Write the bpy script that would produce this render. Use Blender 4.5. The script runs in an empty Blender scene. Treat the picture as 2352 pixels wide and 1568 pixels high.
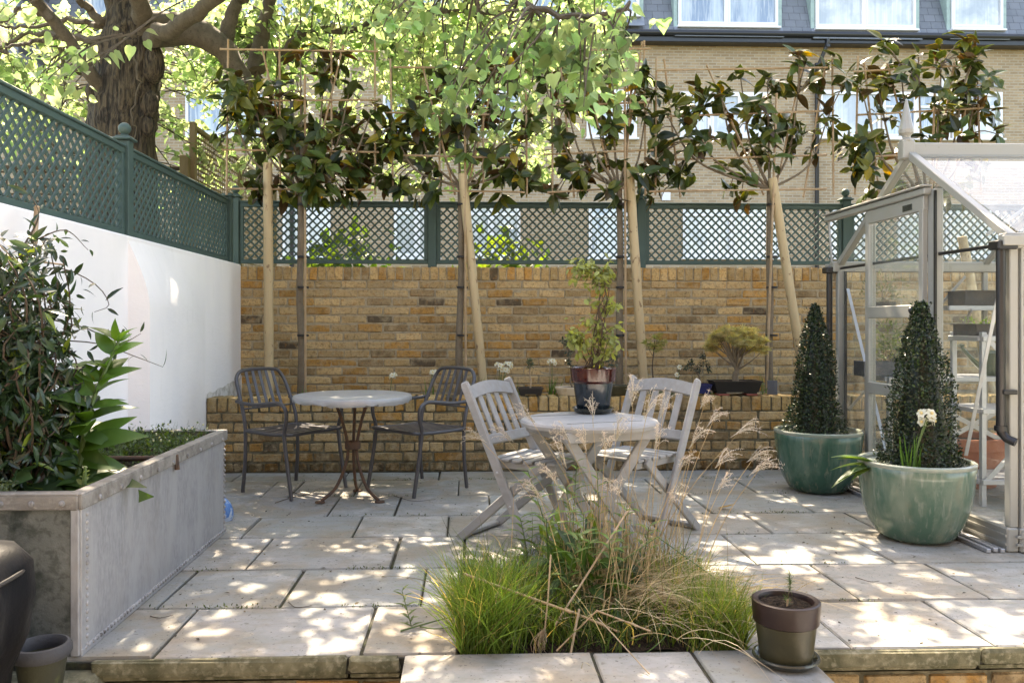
import bpy, math, random
import numpy as np
from mathutils import Vector, Matrix, Quaternion

random.seed(11)
rng = np.random.default_rng(11)
R = math.radians
S = bpy.context.scene
COL = S.collection

# ------------------------------------------------------------------ camera, sky, sun, exposure
EYE = 1.115
YAW = R(2.0)
FPX, CX, CY = 1900.0, 1141.0, 742.0          # focal length and principal point, measured in a 2352 px wide view
cam = bpy.data.cameras.new('camera')
cam.sensor_width = 36.0
cam.lens = FPX / 2352 * 36
cam.shift_x = (1176 - CX) / 2352
cam.shift_y = -(784 - CY) / 2352
cam.clip_start = 0.05
cam.clip_end = 500
camo = bpy.data.objects.new('camera', cam)
COL.objects.link(camo)
camo.location = (0, 0, EYE)
camo.rotation_euler = (R(90), 0, -YAW)
S.camera = camo

SUN = Vector((-0.15, 1.0, 1.24)).normalized()   # towards the sun: behind the back wall, slightly left
world = bpy.data.worlds.new('World')
S.world = world
world.use_nodes = True
wn = world.node_tree
sky = wn.nodes.new('ShaderNodeTexSky')
sky.sky_type = 'NISHITA'
sky.sun_disc = False
sky.sun_elevation = math.asin(SUN.z)
sky.sun_rotation = math.atan2(SUN.x, SUN.y)
sky.air_density = 1.0
sky.dust_density = 2.5
sky.ozone_density = 1.0
wn.links.new(sky.outputs[0], wn.nodes['Background'].inputs[0])
wn.nodes['Background'].inputs[1].default_value = 0.15
sun = bpy.data.lights.new('sun', 'SUN')
sun.energy = 3.8
sun.angle = R(0.45)
sun.color = (1.0, 0.95, 0.87)
suno = bpy.data.objects.new('sun', sun)
COL.objects.link(suno)
suno.rotation_euler = SUN.to_track_quat('Z', 'Y').to_euler()
suno.location = (0, 0, 20)
S.view_settings.view_transform = 'Standard'
S.view_settings.look = 'None'
S.view_settings.exposure = 2.68
S.view_settings.use_white_balance = True      # camera balanced for open shade
S.view_settings.white_balance_temperature = 8300
S.view_settings.white_balance_tint = 13
S.view_settings.gamma = 1.0
S.cycles.max_bounces = 8
S.cycles.diffuse_bounces = 4
S.cycles.transparent_max_bounces = 16

# ------------------------------------------------------------------ measuring helpers (photo survey)
def ray(x, y):
    rx = (x - CX) / FPX
    return (rx * math.cos(YAW) + math.sin(YAW), -rx * math.sin(YAW) + math.cos(YAW), -(y - CY) / FPX)
def at_z(x, y, z=0.0):
    d = ray(x, y); t = (z - EYE) / d[2]
    return Vector((d[0] * t, d[1] * t, z))
def at_y(x, y, Y):
    d = ray(x, y); t = Y / d[1]
    return Vector((d[0] * t, Y, EYE + d[2] * t))
def at_x(x, y, X):
    d = ray(x, y); t = X / d[0]
    return Vector((X, d[1] * t, EYE + d[2] * t))

# ------------------------------------------------------------------ mesh builder
def rotm(rx=0, ry=0, rz=0):
    return np.array(Matrix.Rotation(rz, 3, 'Z') @ Matrix.Rotation(ry, 3, 'Y') @ Matrix.Rotation(rx, 3, 'X'))

BOX_V = []
def _chamfer():
    vs, idx = [], {}
    for sx in (-1, 1):
        for sy in (-1, 1):
            for sz in (-1, 1):
                for a in range(3):
                    idx[(sx, sy, sz, a)] = len(vs)
                    vs.append((sx, sy, sz, a))
    f = []
    for a in range(3):
        b, c = (a + 1) % 3, (a + 2) % 3
        for s in (-1, 1):
            q = []
            for (u, v) in ((-1, -1), (1, -1), (1, 1), (-1, 1)):
                k = [0, 0, 0]; k[a] = s; k[b] = u; k[c] = v
                q.append(idx[(k[0], k[1], k[2], a)])
            f.append(q if s > 0 else q[::-1])
    for a in range(3):
        b, c = (a + 1) % 3, (a + 2) % 3
        for u in (-1, 1):
            for v in (-1, 1):
                q = []
                for (s, ax) in ((-1, b), (1, b), (1, c), (-1, c)):
                    k = [0, 0, 0]; k[a] = s; k[b] = u; k[c] = v
                    q.append(idx[(k[0], k[1], k[2], ax)])
                f.append(q if u * v > 0 else q[::-1])
    tri = []
    for sx in (-1, 1):
        for sy in (-1, 1):
            for sz in (-1, 1):
                t = [idx[(sx, sy, sz, a)] for a in range(3)]
                tri.append(t if sx * sy * sz > 0 else t[::-1])
    sg = np.array([v[:3] for v in vs], float)
    ax = np.array([v[3] for v in vs])
    return sg, ax, np.array(f), np.array(tri)
CH_S, CH_A, CH_Q, CH_T = _chamfer()
CUBE_V = np.array([(x, y, z) for x in (-1, 1) for y in (-1, 1) for z in (-1, 1)], float)
CUBE_F = np.array([(0, 1, 3, 2), (4, 6, 7, 5), (0, 4, 5, 1), (2, 3, 7, 6), (0, 2, 6, 4), (1, 5, 7, 3)])

class MB:
    def __init__(s):
        s.v, s.c, s.f, s.n = [], [], [], 0
    def add(s, v, faces, col=(1, 1, 1)):
        v = np.asarray(v, float)
        c = np.asarray(col, float)
        if c.ndim == 1:
            c = np.tile(c[:3], (len(v), 1))
        s.v.append(v); s.c.append(c)
        for fa in (faces if isinstance(faces, list) else [faces]):
            fa = np.asarray(fa)
            if fa.ndim == 1:
                fa = fa[None]
            s.f.append(fa + s.n)
        s.n += len(v)
    def box(s, ctr, size, rot=None, ch=0.0, col=(1, 1, 1), jit=0.0):
        h = np.asarray(size, float) / 2
        if ch > 0:
            ch = min(ch, h.min() * 0.9)
            v = CH_S * h
            ins = np.ones((24, 3)); ins[np.arange(24), CH_A] = 0
            v = v - CH_S * ins * ch
            if jit:
                v = v + rng.normal(0, jit, v.shape)
            fs = [CH_Q, CH_T]
        else:
            v = CUBE_V * h; fs = [CUBE_F]
            if jit:
                v = v + rng.normal(0, jit, v.shape)
        if rot is not None:
            v = v @ np.asarray(rot).T
        s.add(v + np.asarray(ctr, float), fs, col)
    def bar(s, p0, p1, w, h, up=(0, 0, 1), ch=0.0, col=(1, 1, 1)):
        p0, p1 = Vector(p0), Vector(p1)
        d = p1 - p0; L = d.length; d.normalize()
        side = Vector(up).cross(d)
        if side.length < 1e-4:
            side = Vector((1, 0, 0)).cross(d)
        side.normalize(); u = d.cross(side)
        M = np.array([[side[i], d[i], u[i]] for i in range(3)])
        s.box((p0 + p1) / 2, (w, L, h), M, ch, col)
    def tube(s, pts, rad, n=8, col=(1, 1, 1), cap=True, sq=None):
        pts = [Vector(p) for p in pts]; m = len(pts)
        rad = [rad] * m if not hasattr(rad, '__len__') else list(rad)
        tang = []
        for i in range(m):
            t = pts[min(i + 1, m - 1)] - pts[max(i - 1, 0)]
            tang.append(t.normalized() if t.length > 1e-9 else Vector((0, 0, 1)))
        ref = Vector((0, 0, 1)) if abs(tang[0].z) < 0.9 else Vector((1, 0, 0))
        a = tang[0].cross(ref).normalized()
        V = []
        for i in range(m):
            a = (a - tang[i] * a.dot(tang[i]))
            a = a.normalized() if a.length > 1e-6 else tang[i].orthogonal().normalized()
            b = tang[i].cross(a)
            for k in range(n):
                th = 2 * math.pi * k / n + (math.pi / n if n == 4 else 0)
                V.append(pts[i] + (a * math.cos(th) + b * math.sin(th)) * rad[i])
        F = []
        for i in range(m - 1):
            for k in range(n):
                k2 = (k + 1) % n
                F.append((i * n + k, i * n + k2, (i + 1) * n + k2, (i + 1) * n + k))
        fs = [np.array(F)]
        if cap:
            fs += [np.array(range(n))[::-1], np.array(range((m - 1) * n, m * n))]
        s.add(np.array([tuple(v) for v in V]), fs, col)
    def lathe(s, prof, n=32, ctr=(0, 0, 0), col=(1, 1, 1), wob=0.0):
        V = []; m = len(prof)
        for (r, z) in prof:
            for k in range(n):
                th = 2 * math.pi * k / n
                rr = r * (1 + wob * math.sin(3 * th + z * 9))
                V.append((rr * math.cos(th) + ctr[0], rr * math.sin(th) + ctr[1], z + ctr[2]))
        F = [(i * n + k, i * n + (k + 1) % n, (i + 1) * n + (k + 1) % n, (i + 1) * n + k)
             for i in range(m - 1) for k in range(n)]
        fs = [np.array(F)]
        if prof[0][0] > 1e-5:
            fs.append(np.array(range(n))[::-1])
        if prof[-1][0] > 1e-5:
            fs.append(np.array(range((m - 1) * n, m * n)))
        s.add(np.array(V), fs, col)
    def sphere(s, ctr, r, n=10, col=(1, 1, 1)):
        r = (r, r, r) if not hasattr(r, '__len__') else r
        m = max(4, n // 2 + 1); V = []
        for i in range(m + 1):
            ph = math.pi * i / m
            for k in range(n):
                th = 2 * math.pi * k / n
                V.append((ctr[0] + r[0] * math.sin(ph) * math.cos(th), ctr[1] + r[1] * math.sin(ph) * math.sin(th), ctr[2] - r[2] * math.cos(ph)))
        F = [(i * n + k, i * n + (k + 1) % n, (i + 1) * n + (k + 1) % n, (i + 1) * n + k) for i in range(m) for k in range(n)]
        s.add(np.array(V), [np.array(F)], col)
    def prism(s, poly, p0, axis, u, v, col=(1, 1, 1)):
        """polygon (a,b) in plane (u,v) at p0 extruded along axis"""
        p0, axis, u, v = map(lambda q: np.asarray(q, float), (p0, axis, u, v))
        A = np.array([p0 + u * a + v * b for a, b in poly]); k = len(A)
        V = np.vstack([A, A + axis])
        F = [np.array(range(k))[::-1], np.array(range(k, 2 * k)), np.array([(i, (i + 1) % k, k + (i + 1) % k, k + i) for i in range(k)])]
        s.add(V, F, col)
    def inst(s, tv, tfs, M, loc, col):
        """many copies of a template: M (N,3,3), loc (N,3), col (N,3)"""
        N = len(loc); k = len(tv)
        V = np.einsum('nij,kj->nki', M, tv) + loc[:, None, :]
        C = np.repeat(np.asarray(col, float)[:, None, :], k, axis=1)
        off = np.arange(N) * k
        s.v.append(V.reshape(-1, 3)); s.c.append(C.reshape(-1, 3))
        for tf in tfs:
            tf = np.asarray(tf)
            s.f.append((tf[None] + off[:, None, None]).reshape(-1, tf.shape[1]) + s.n)
        s.n += N * k
    def build(s, name, mat, parent=None, smooth=False, loc=None):
        V = np.vstack(s.v); C = np.vstack(s.c)
        me = bpy.data.meshes.new(name)
        me.vertices.add(len(V)); me.vertices.foreach_set('co', V.astype(np.float32).ravel())
        loops = np.concatenate([f.ravel() for f in s.f]).astype(np.int32)
        tot = np.concatenate([np.full(len(f), f.shape[1]) for f in s.f]).astype(np.int32)
        st = np.concatenate([[0], np.cumsum(tot)[:-1]]).astype(np.int32)
        me.loops.add(len(loops)); me.loops.foreach_set('vertex_index', loops)
        me.polygons.add(len(tot)); me.polygons.foreach_set('loop_start', st)
        me.polygons.foreach_set('loop_total', tot)
        me.polygons.foreach_set('use_smooth', np.full(len(tot), bool(smooth)))
        me.update(calc_edges=True)
        at = me.attributes.new('col', 'FLOAT_COLOR', 'POINT')
        at.data.foreach_set('color', np.hstack([C, np.ones((len(C), 1))]).astype(np.float32).ravel())
        me.validate()
        if mat:
            me.materials.append(mat)
        o = bpy.data.objects.new(name, me); COL.objects.link(o)
        if smooth and smooth != 'full':
            me.set_sharp_from_angle(angle=R(38))
        if parent:
            o.parent = parent
        if loc is not None:
            o.location = loc
        return o

def tag(o, label, cat, group=None):
    o['label'] = label; o['category'] = cat
    if group: o['group'] = group
    return o
def thing(name, label, cat, loc=(0, 0, 0), rz=0.0, group=None):
    o = bpy.data.objects.new(name, None); COL.objects.link(o)
    o.empty_display_size = 0.1
    o.location = loc; o.rotation_euler = (0, 0, rz)
    return tag(o, label, cat, group)
def struct(o):
    o['kind'] = 'structure'; return o
def stuff(o, label, cat):
    o['kind'] = 'stuff'; return tag(o, label, cat)
def copy_tree(o, parent=None):
    c = o.copy(); COL.objects.link(c); c.parent = parent
    for ch in [x for x in bpy.data.objects if x.parent == o]:
        copy_tree(ch, c)
    return c

def frames(d, nrm):
    d = d / np.linalg.norm(d, axis=1, keepdims=True)
    s_ = np.cross(d, nrm); L = np.linalg.norm(s_, axis=1, keepdims=True)
    s_ = np.where(L < 1e-4, np.array([[1.0, 0, 0]]), s_ / np.maximum(L, 1e-6))
    n = np.cross(s_, d)
    return np.stack([s_, d, n], axis=2)
def unit(v):
    return v / np.maximum(np.linalg.norm(v, axis=-1, keepdims=True), 1e-9)

def leaf_tpl(width=0.4, nseg=5, fold=0.2, curl=0.25, shape='lance'):
    """leaf along +Y of length 1, normal +Z; returns verts, quads"""
    V = []
    for i in range(nseg + 1):
        t = i / nseg
        if shape == 'lance': w = math.sin(math.pi * t ** 0.8) ** 0.9
        elif shape == 'oval': w = math.sin(math.pi * min(1, t * 0.97 + 0.03)) ** 0.55 * (0.75 + 0.5 * t)
        else: w = math.sin(math.pi * (t ** 0.6)) ** 0.8
        w = max(w, 0.03) * width / 2
        z = -curl * t * t
        V += [(-w, t, z + fold * w), (0, t, z), (w, t, z + fold * w)]
    F = []
    for i in range(nseg):
        a = i * 3
        F += [(a, a + 1, a + 4, a + 3), (a + 1, a + 2, a + 5, a + 4)]
    return np.array(V), [np.array(F)]
def heart_tpl(fold=0.25, droop=0.25):
    """broad lobed leaf, two folded halves"""
    half = [(0.0, 0.0), (0.20, -0.07), (0.40, 0.04), (0.47, 0.24), (0.43, 0.46), (0.30, 0.66), (0.17, 0.80), (0.06, 0.96), (0.0, 1.05)]
    V = [(x, y, fold * x - droop * y * y) for x, y in half]
    V += [(-x, y, fold * x - droop * y * y) for x, y in half[1:-1]]
    right = list(range(9))
    left = [0, 8] + list(range(15, 8, -1))
    return np.array(V), [np.array([right]), np.array([left])]
def star_tpl():
    V = [(0, 0, 0)]
    n = 5
    for i in range(n):
        a = R(-75 + 150 * i / (n - 1)); L = (0.7, 0.95, 1.0, 0.95, 0.7)[i]
        V += [(math.sin(a - 0.2) * .38, math.cos(a - 0.2) * .38, 0.02), (math.sin(a) * L, math.cos(a) * L, -0.12 * L), (math.sin(a + 0.2) * .38, math.cos(a + 0.2) * .38, 0.02)]
    F = [(0, 1 + 3 * i, 2 + 3 * i, 3 + 3 * i) for i in range(n)]
    return np.array(V), [np.array(F)]

def ribbons(mb, base, d0, bend, L, W, nseg=5, col=None):
    """grass blades: base (N,3), initial dir d0 (N,3), bend (N,3) added along the length"""
    N = len(base)
    side = unit(np.cross(d0, rng.normal(size=(N, 3))))
    V = np.zeros((N, nseg + 1, 2, 3))
    p = base.copy(); d = unit(d0)
    for i in range(nseg + 1):
        t = i / nseg
        w = (W * (1 - t ** 1.6) * 0.5 + 0.0002)[:, None]
        V[:, i, 0] = p - side * w; V[:, i, 1] = p + side * w
        dd = unit(d0 + bend * t)
        p = p + dd * (L / nseg)[:, None]
    k = (nseg + 1) * 2
    F = np.array([(2 * i, 2 * i + 1, 2 * i + 3, 2 * i + 2) for i in range(nseg)])
    C = np.repeat(np.asarray(col)[:, None, :], k, 1).reshape(-1, 3)
    mb.add(V.reshape(-1, 3), [(F[None] + (np.arange(N) * k)[:, None, None]).reshape(-1, 4)], C)

def curve(pts, n=16):
    """Catmull-Rom through points"""
    P = [Vector(p) for p in pts]; P = [P[0] * 2 - P[1]] + P + [P[-1] * 2 - P[-2]]
    out = []; m = len(P) - 3
    for k in range(n + 1):
        u = k / n * m; i = min(int(u), m - 1); t = u - i
        a, b, c, d = P[i:i + 4]
        out.append(0.5 * ((2 * b) + (c - a) * t + (2 * a - 5 * b + 4 * c - d) * t * t + (3 * b - a - 3 * c + d) * t ** 3))
    return out
def lerp_r(r0, r1, n):
    return [r0 + (r1 - r0) * i / n for i in range(n + 1)]

# ------------------------------------------------------------------ materials
def nodes(name):
    m = bpy.data.materials.new(name); m.use_nodes = True
    nt = m.node_tree; nt.nodes.clear()
    return m, nt, nt.nodes.new('ShaderNodeOutputMaterial')
def N(nt, typ, **kw):
    n = nt.nodes.new(typ)
    for k, v in kw.items(): setattr(n, k, v)
    return n
def noise_fac(nt, scale, lo=0.4, hi=0.6, detail=4, dist=0.0, stretch=None, rough=0.6):
    tc = N(nt, 'ShaderNodeTexCoord'); src = tc.outputs['Object']
    if stretch:
        mp = N(nt, 'ShaderNodeMapping'); mp.inputs['Scale'].default_value = stretch
        nt.links.new(src, mp.inputs[0]); src = mp.outputs[0]
    no = N(nt, 'ShaderNodeTexNoise'); no.inputs['Scale'].default_value = scale
    no.inputs['Detail'].default_value = detail; no.inputs['Distortion'].default_value = dist
    no.inputs['Roughness'].default_value = rough
    nt.links.new(src, no.inputs['Vector'])
    mr = N(nt, 'ShaderNodeMapRange'); mr.inputs[1].default_value = lo; mr.inputs[2].default_value = hi
    nt.links.new(no.outputs[0], mr.inputs[0])
    return mr.outputs[0], no.outputs[0]
def mixc(nt, fac, a, b, mode='MIX'):
    m = N(nt, 'ShaderNodeMix', data_type='RGBA', blend_type=mode)
    for sock, val in ((m.inputs[0], fac), (m.inputs[6], a), (m.inputs[7], b)):
        if hasattr(val, 'is_linked') or isinstance(val, bpy.types.NodeSocket): nt.links.new(val, sock)
        elif isinstance(val, (int, float)): sock.default_value = val
        else: sock.default_value = (*val, 1)
    return m.outputs[2]
def mat(name, base, rough=0.6, metal=0.0, layers=(), bump=None, vcol=False, spec=0.5, coat=0.0, sss=None):
    """layers: (scale, lo, hi, colour, amount, stretch); bump: (scale, strength, stretch)"""
    m, nt, out = nodes(name)
    p = N(nt, 'ShaderNodeBsdfPrincipled')
    p.inputs['Roughness'].default_value = rough; p.inputs['Metallic'].default_value = metal
    p.inputs['Specular IOR Level'].default_value = spec
    p.inputs['Coat Weight'].default_value = coat
    p.inputs['Coat Roughness'].default_value = 0.08
    c = None
    if vcol:
        a = N(nt, 'ShaderNodeAttribute', attribute_name='col')
        c = mixc(nt, 1.0, a.outputs[0], base, 'MULTIPLY')
    for L in layers:
        sc, lo, hi, colr, amt = L[:5]; st = L[5] if len(L) > 5 else None
        f, _ = noise_fac(nt, sc, lo, hi, 5, 0.3, st)
        mm = N(nt, 'ShaderNodeMath', operation='MULTIPLY'); mm.inputs[1].default_value = amt
        nt.links.new(f, mm.inputs[0])
        c = mixc(nt, mm.outputs[0], c if c is not None else base, colr)
    if c is not None: nt.links.new(c, p.inputs['Base Color'])
    else: p.inputs['Base Color'].default_value = (*base, 1)
    if bump:
        _, raw = noise_fac(nt, bump[0], 0, 1, 6, 0, bump[2] if len(bump) > 2 else None, 0.65)
        b = N(nt, 'ShaderNodeBump'); b.inputs['Strength'].default_value = bump[1]; b.inputs['Distance'].default_value = 0.01
        nt.links.new(raw, b.inputs['Height']); nt.links.new(b.outputs[0], p.inputs['Normal'])
    nt.links.new(p.outputs[0], out.inputs[0])
    return m
def leafmat(name, trans=0.4, tcol=(1.6, 1.5, 0.6), rough=0.45, spec=0.4, base=(1, 1, 1)):
    m, nt, out = nodes(name)
    a = N(nt, 'ShaderNodeAttribute', attribute_name='col')
    f, _ = noise_fac(nt, 45, 0.3, 0.7, 2)
    c0 = mixc(nt, 1.0, a.outputs[0], base, 'MULTIPLY')
    c = mixc(nt, f, c0, mixc(nt, 1.0, c0, (0.75, 0.8, 0.7), 'MULTIPLY'))
    p = N(nt, 'ShaderNodeBsdfPrincipled')
    p.inputs['Roughness'].default_value = rough; p.inputs['Specular IOR Level'].default_value = spec
    nt.links.new(c, p.inputs['Base Color'])
    if trans > 0:
        t = N(nt, 'ShaderNodeBsdfTranslucent')
        nt.links.new(mixc(nt, 1.0, a.outputs[0], tcol, 'MULTIPLY'), t.inputs[0])
        mx = N(nt, 'ShaderNodeMixShader'); mx.inputs[0].default_value = trans
        nt.links.new(p.outputs[0], mx.inputs[1]); nt.links.new(t.outputs[0], mx.inputs[2])
        nt.links.new(mx.outputs[0], out.inputs[0])
    else:
        nt.links.new(p.outputs[0], out.inputs[0])
    return m
def glassmat(name, dirt=0.06, dcol=(0.8, 0.82, 0.8), tint=(0.95, 0.97, 0.96), streak=0.0):
    """thin pane: transparent + mirror by fresnel + a film of dirt that scatters light"""
    m, nt, out = nodes(name)
    tr = N(nt, 'ShaderNodeBsdfTransparent'); tr.inputs[0].default_value = (*tint, 1)
    gl = N(nt, 'ShaderNodeBsdfGlossy'); gl.inputs['Roughness'].default_value = 0.02
    lw_ = N(nt, 'ShaderNodeLayerWeight'); lw_.inputs[0].default_value = 0.5
    pw = N(nt, 'ShaderNodeMath', operation='POWER'); pw.inputs[1].default_value = 5.0
    nt.links.new(lw_.outputs['Facing'], pw.inputs[0])
    fr = N(nt, 'ShaderNodeMath', operation='MULTIPLY_ADD'); fr.inputs[1].default_value = 0.9; fr.inputs[2].default_value = 0.07
    nt.links.new(pw.outputs[0], fr.inputs[0])
    mx = N(nt, 'ShaderNodeMixShader')
    nt.links.new(fr.outputs[0], mx.inputs[0]); nt.links.new(tr.outputs[0], mx.inputs[1]); nt.links.new(gl.outputs[0], mx.inputs[2])
    df = N(nt, 'ShaderNodeBsdfDiffuse'); df.inputs[0].default_value = (*dcol, 1)
    tl = N(nt, 'ShaderNodeBsdfTranslucent'); tl.inputs[0].default_value = (*dcol, 1)
    ad = N(nt, 'ShaderNodeMixShader'); ad.inputs[0].default_value = 0.5
    nt.links.new(df.outputs[0], ad.inputs[1]); nt.links.new(tl.outputs[0], ad.inputs[2])
    f, _ = noise_fac(nt, 3.0, 0.25, 0.8, 6, 0.6, (1, 1, 0.35))
    mm = N(nt, 'ShaderNodeMath', operation='MULTIPLY_ADD'); mm.inputs[1].default_value = dirt * 1.4; mm.inputs[2].default_value = dirt * 0.3
    nt.links.new(f, mm.inputs[0])
    fin = N(nt, 'ShaderNodeMixShader')
    nt.links.new(mm.outputs[0], fin.inputs[0]); nt.links.new(mx.outputs[0], fin.inputs[1]); nt.links.new(ad.outputs[0], fin.inputs[2])
    nt.links.new(fin.outputs[0], out.inputs[0])
    return m

M = {}
M['brick'] = mat('stock_brick', (1, 1, 1), 0.9, vcol=True, spec=0.2,
                 layers=[(38, .5, .66, (0.11, 0.08, 0.045), .6), (13, .46, .66, (0.48, 0.38, 0.23), .55), (24, .56, .66, (0.36, 0.17, 0.05), .5), (150, .56, .68, (0.03, 0.025, 0.02), .6), (1.1, .52, .7, (.17, .13, .075), .45)], bump=(60, 0.9))
M['mortar'] = mat('lime_mortar', (0.39, 0.325, 0.22), 0.95, layers=[(22, .45, .65, (0.15, 0.13, 0.09), .6)], bump=(90, 0.8), spec=0.1)
M['dark_mortar'] = mat('dark_mortar', (0.17, 0.15, 0.10), 0.95, layers=[(16, .4, .65, (0.05, 0.045, 0.03), .8)], bump=(90, 0.8), spec=0.1)
M['paving'] = mat('sandstone_paving', (1, 1, 1), 0.72, vcol=True, spec=0.35,
                  layers=[(2.3, .45, .58, (0.235, 0.19, 0.13), .7), (6, .46, .66, (0.225, 0.235, 0.215), .7), (3.1, .56, .66, (0.40, 0.39, 0.37), .6),
                          (17, .5, .68, (0.20, 0.185, 0.15), .6, (.35, 1, 1)), (70, .62, .67, (0.05, 0.045, 0.035), .75), (26, .62, .70, (0.12, 0.11, 0.08), .6)], bump=(28, 0.5))
M['edge_stone'] = mat('mossy_stone_edge', (0.15, 0.135, 0.08), 0.9, layers=[(9, .4, .6, (0.05, 0.05, 0.022), .85), (40, .5, .7, (0.34, 0.31, 0.22), .5)], bump=(60, .6))
M['joint'] = mat('dirty_joint', (0.028, 0.025, 0.017), 0.95, layers=[(9, .45, .6, (0.045, 0.05, 0.02), .8), (25, .6, .72, (.10, .09, .065), .6)], bump=(80, .6))
M['soil'] = mat('dark_soil', (0.014, 0.010, 0.007), 0.95, spec=.1, layers=[(90, .48, .62, (0.05, 0.034, 0.022), .8), (160, .62, .68, (.14, .11, .08), .7)], bump=(70, 1.0))
M['ground'] = mat('rough_ground', (0.08, 0.085, 0.05), 0.95, layers=[(1.5, .4, .6, (0.05, 0.07, 0.03), .7)], bump=(20, .8))
M['render'] = mat('white_render', (0.89, 0.86, 0.845), 0.85, spec=0.2, layers=[(1.6, .45, .75, (0.78, 0.755, 0.755), .5), (9, .60, .75, (0.70, 0.68, 0.65), .35, (1, 1, .3)), (40, .68, .74, (.6, .57, .52), .4), (1.2, .5, .62, (.80, .785, .79), .5, (1, 1, .25))], bump=(7, .38, (1, .6, 1.6)))
M['stain'] = mat('grubby_render', (0.74, 0.71, 0.67), 0.9, spec=0.2, layers=[(14, .42, .62, (0.40, 0.37, 0.31), .8)], bump=(30, .4))
M['green'] = mat('green_paint', (0.050, 0.088, 0.080), 0.55, layers=[(6, .45, .7, (0.058, 0.108, 0.095), .5), (50, .64, .72, (.10, .14, .12), .4)], spec=0.3)
M['oldwood'] = mat('brown_fence_wood', (0.16, 0.12, 0.06), 0.85, layers=[(6, .4, .65, (0.26, 0.20, 0.115), .7, (1, 1, .2))])
M['darkwood'] = mat('dark_fence_wood', (0.05, 0.033, 0.02), 0.85, layers=[(8, .4, .65, (0.10, 0.07, 0.04), .6)])
M['zinc'] = mat('galvanised_steel', (0.27, 0.27, 0.275), 0.55, 0.3, vcol=True, layers=[(75, .40, .64, (0.40, 0.40, 0.405), .6, (1, 1, .4)), (7, .45, .62, (0.38, 0.38, 0.38), .8, (1, 1, .35)), (3, .56, .68, (.20, .19, .17), .6, (1, 1, .3)), (5, .5, .75, (0.36, 0.34, 0.32), .5, (1, 1, .5)), (2.5, .6, .75, (0.30, 0.25, 0.20), .35)], bump=(30, .18, (1, 1, .3)))
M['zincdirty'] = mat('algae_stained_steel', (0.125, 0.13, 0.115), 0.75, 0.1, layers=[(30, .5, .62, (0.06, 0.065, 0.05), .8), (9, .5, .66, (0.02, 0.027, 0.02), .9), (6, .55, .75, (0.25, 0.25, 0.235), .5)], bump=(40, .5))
M['rim'] = mat('weathered_tank_rim', (0.24, 0.225, 0.20), 0.75, 0.15, layers=[(18, .42, .62, (0.12, 0.105, 0.09), .7, (.3, 1, 1)), (40, .55, .7, (0.38, 0.365, 0.33), .5)], bump=(40, .4))
M['rust'] = mat('rusty_iron', (0.11, 0.06, 0.035), 0.85, 0.2, layers=[(30, .45, .65, (0.06, 0.05, 0.045), .7)], bump=(60, .4))
M['stake'] = mat('peeled_pine_stake', (0.43, 0.325, 0.18), 0.75, layers=[(9, .4, .65, (0.52, 0.42, 0.26), .7, (1, 1, .12)), (22, .60, .66, (0.17, 0.10, 0.05), .85, (1, 1, .5))], bump=(30, .25, (1, 1, .15)))
M['bamboo'] = mat('dry_bamboo', (0.31, 0.205, 0.105), 0.5, layers=[(10, .4, .6, (0.40, 0.30, 0.20), .6), (30, .62, .7, (0.16, 0.10, 0.05), .6)])
M['bark'] = mat('smooth_bark', (0.15, 0.115, 0.075), 0.85, layers=[(18, .4, .6, (0.19, 0.155, 0.11), .7, (1, 1, .5)), (60, .6, .7, (0.045, 0.035, 0.025), .6)], bump=(50, .5))
M['limbbark'] = mat('grey_limb_bark', (0.075, 0.06, 0.042), 0.9, layers=[(20, .4, .6, (0.115, 0.095, 0.066), .7, (1, 1, .6)), (70, .55, .68, (0.03, 0.024, 0.017), .7)], bump=(40, .6))
M['tie'] = mat('black_rubber_tie', (0.012, 0.011, 0.011), 0.6)
M['teak'] = mat('silvered_teak', (0.29, 0.297, 0.295), 0.75, layers=[(30, .4, .62, (0.26, 0.25, 0.235), .6, (.25, 1, 1)), (5, .5, .7, (0.42, 0.40, 0.39), .5)], bump=(60, .18, (.3, 1, 1)), spec=0.3)
M['chairmetal'] = mat('dark_grey_metal', (0.08, 0.077, 0.082), 0.42, 0.5, layers=[(30, .5, .7, (0.09, 0.087, 0.09), .5)])
M['tabletop'] = mat('painted_zinc_top', (0.33, 0.345, 0.36), 0.4, 0.25, layers=[(7, .45, .65, (0.42, 0.43, 0.44), .6), (45, .66, .72, (0.10, 0.07, 0.05), .7)], bump=(12, .15))
M['green_glaze'] = mat('celadon_glaze', (0.060, 0.125, 0.088), 0.24, coat=0.25, layers=[(9, .42, .60, (0.155, 0.20, 0.15), .8, (1, 1, .4)), (26, .54, .68, (0.30, 0.325, 0.27), .55, (1, 1, .14)), (5, .58, .7, (0.17, 0.17, 0.115), .6, (1, 1, .6)), (60, .62, .7, (.06, .10, .075), .5)], bump=(20, .04))
M['teal_glaze'] = mat('teal_glaze', (0.028, 0.088, 0.060), 0.24, coat=0.25, layers=[(9, .42, .6, (0.085, 0.15, 0.11), .8, (1, 1, .3)), (22, .55, .68, (0.24, 0.23, 0.165), .6, (1, 1, .12)), (60, .62, .7, (.02, .04, .03), .5)], bump=(20, .04))
M['rim_glaze'] = mat('pale_rim_glaze', (0.27, 0.29, 0.235), 0.25, coat=0.4, layers=[(9, .45, .65, (0.16, 0.24, 0.2), .7)])
M['red_glaze'] = mat('oxblood_glaze', (0.035, 0.006, 0.005), 0.14, coat=0.3, layers=[(10, .5, .7, (0.10, 0.03, 0.015), .6)])
M['blue_glaze'] = mat('blue_glaze', (0.010, 0.017, 0.024), 0.22, coat=0.3, layers=[(14, .48, .68, (0.035, 0.052, 0.065), .7, (1, 1, .2))])
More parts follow.
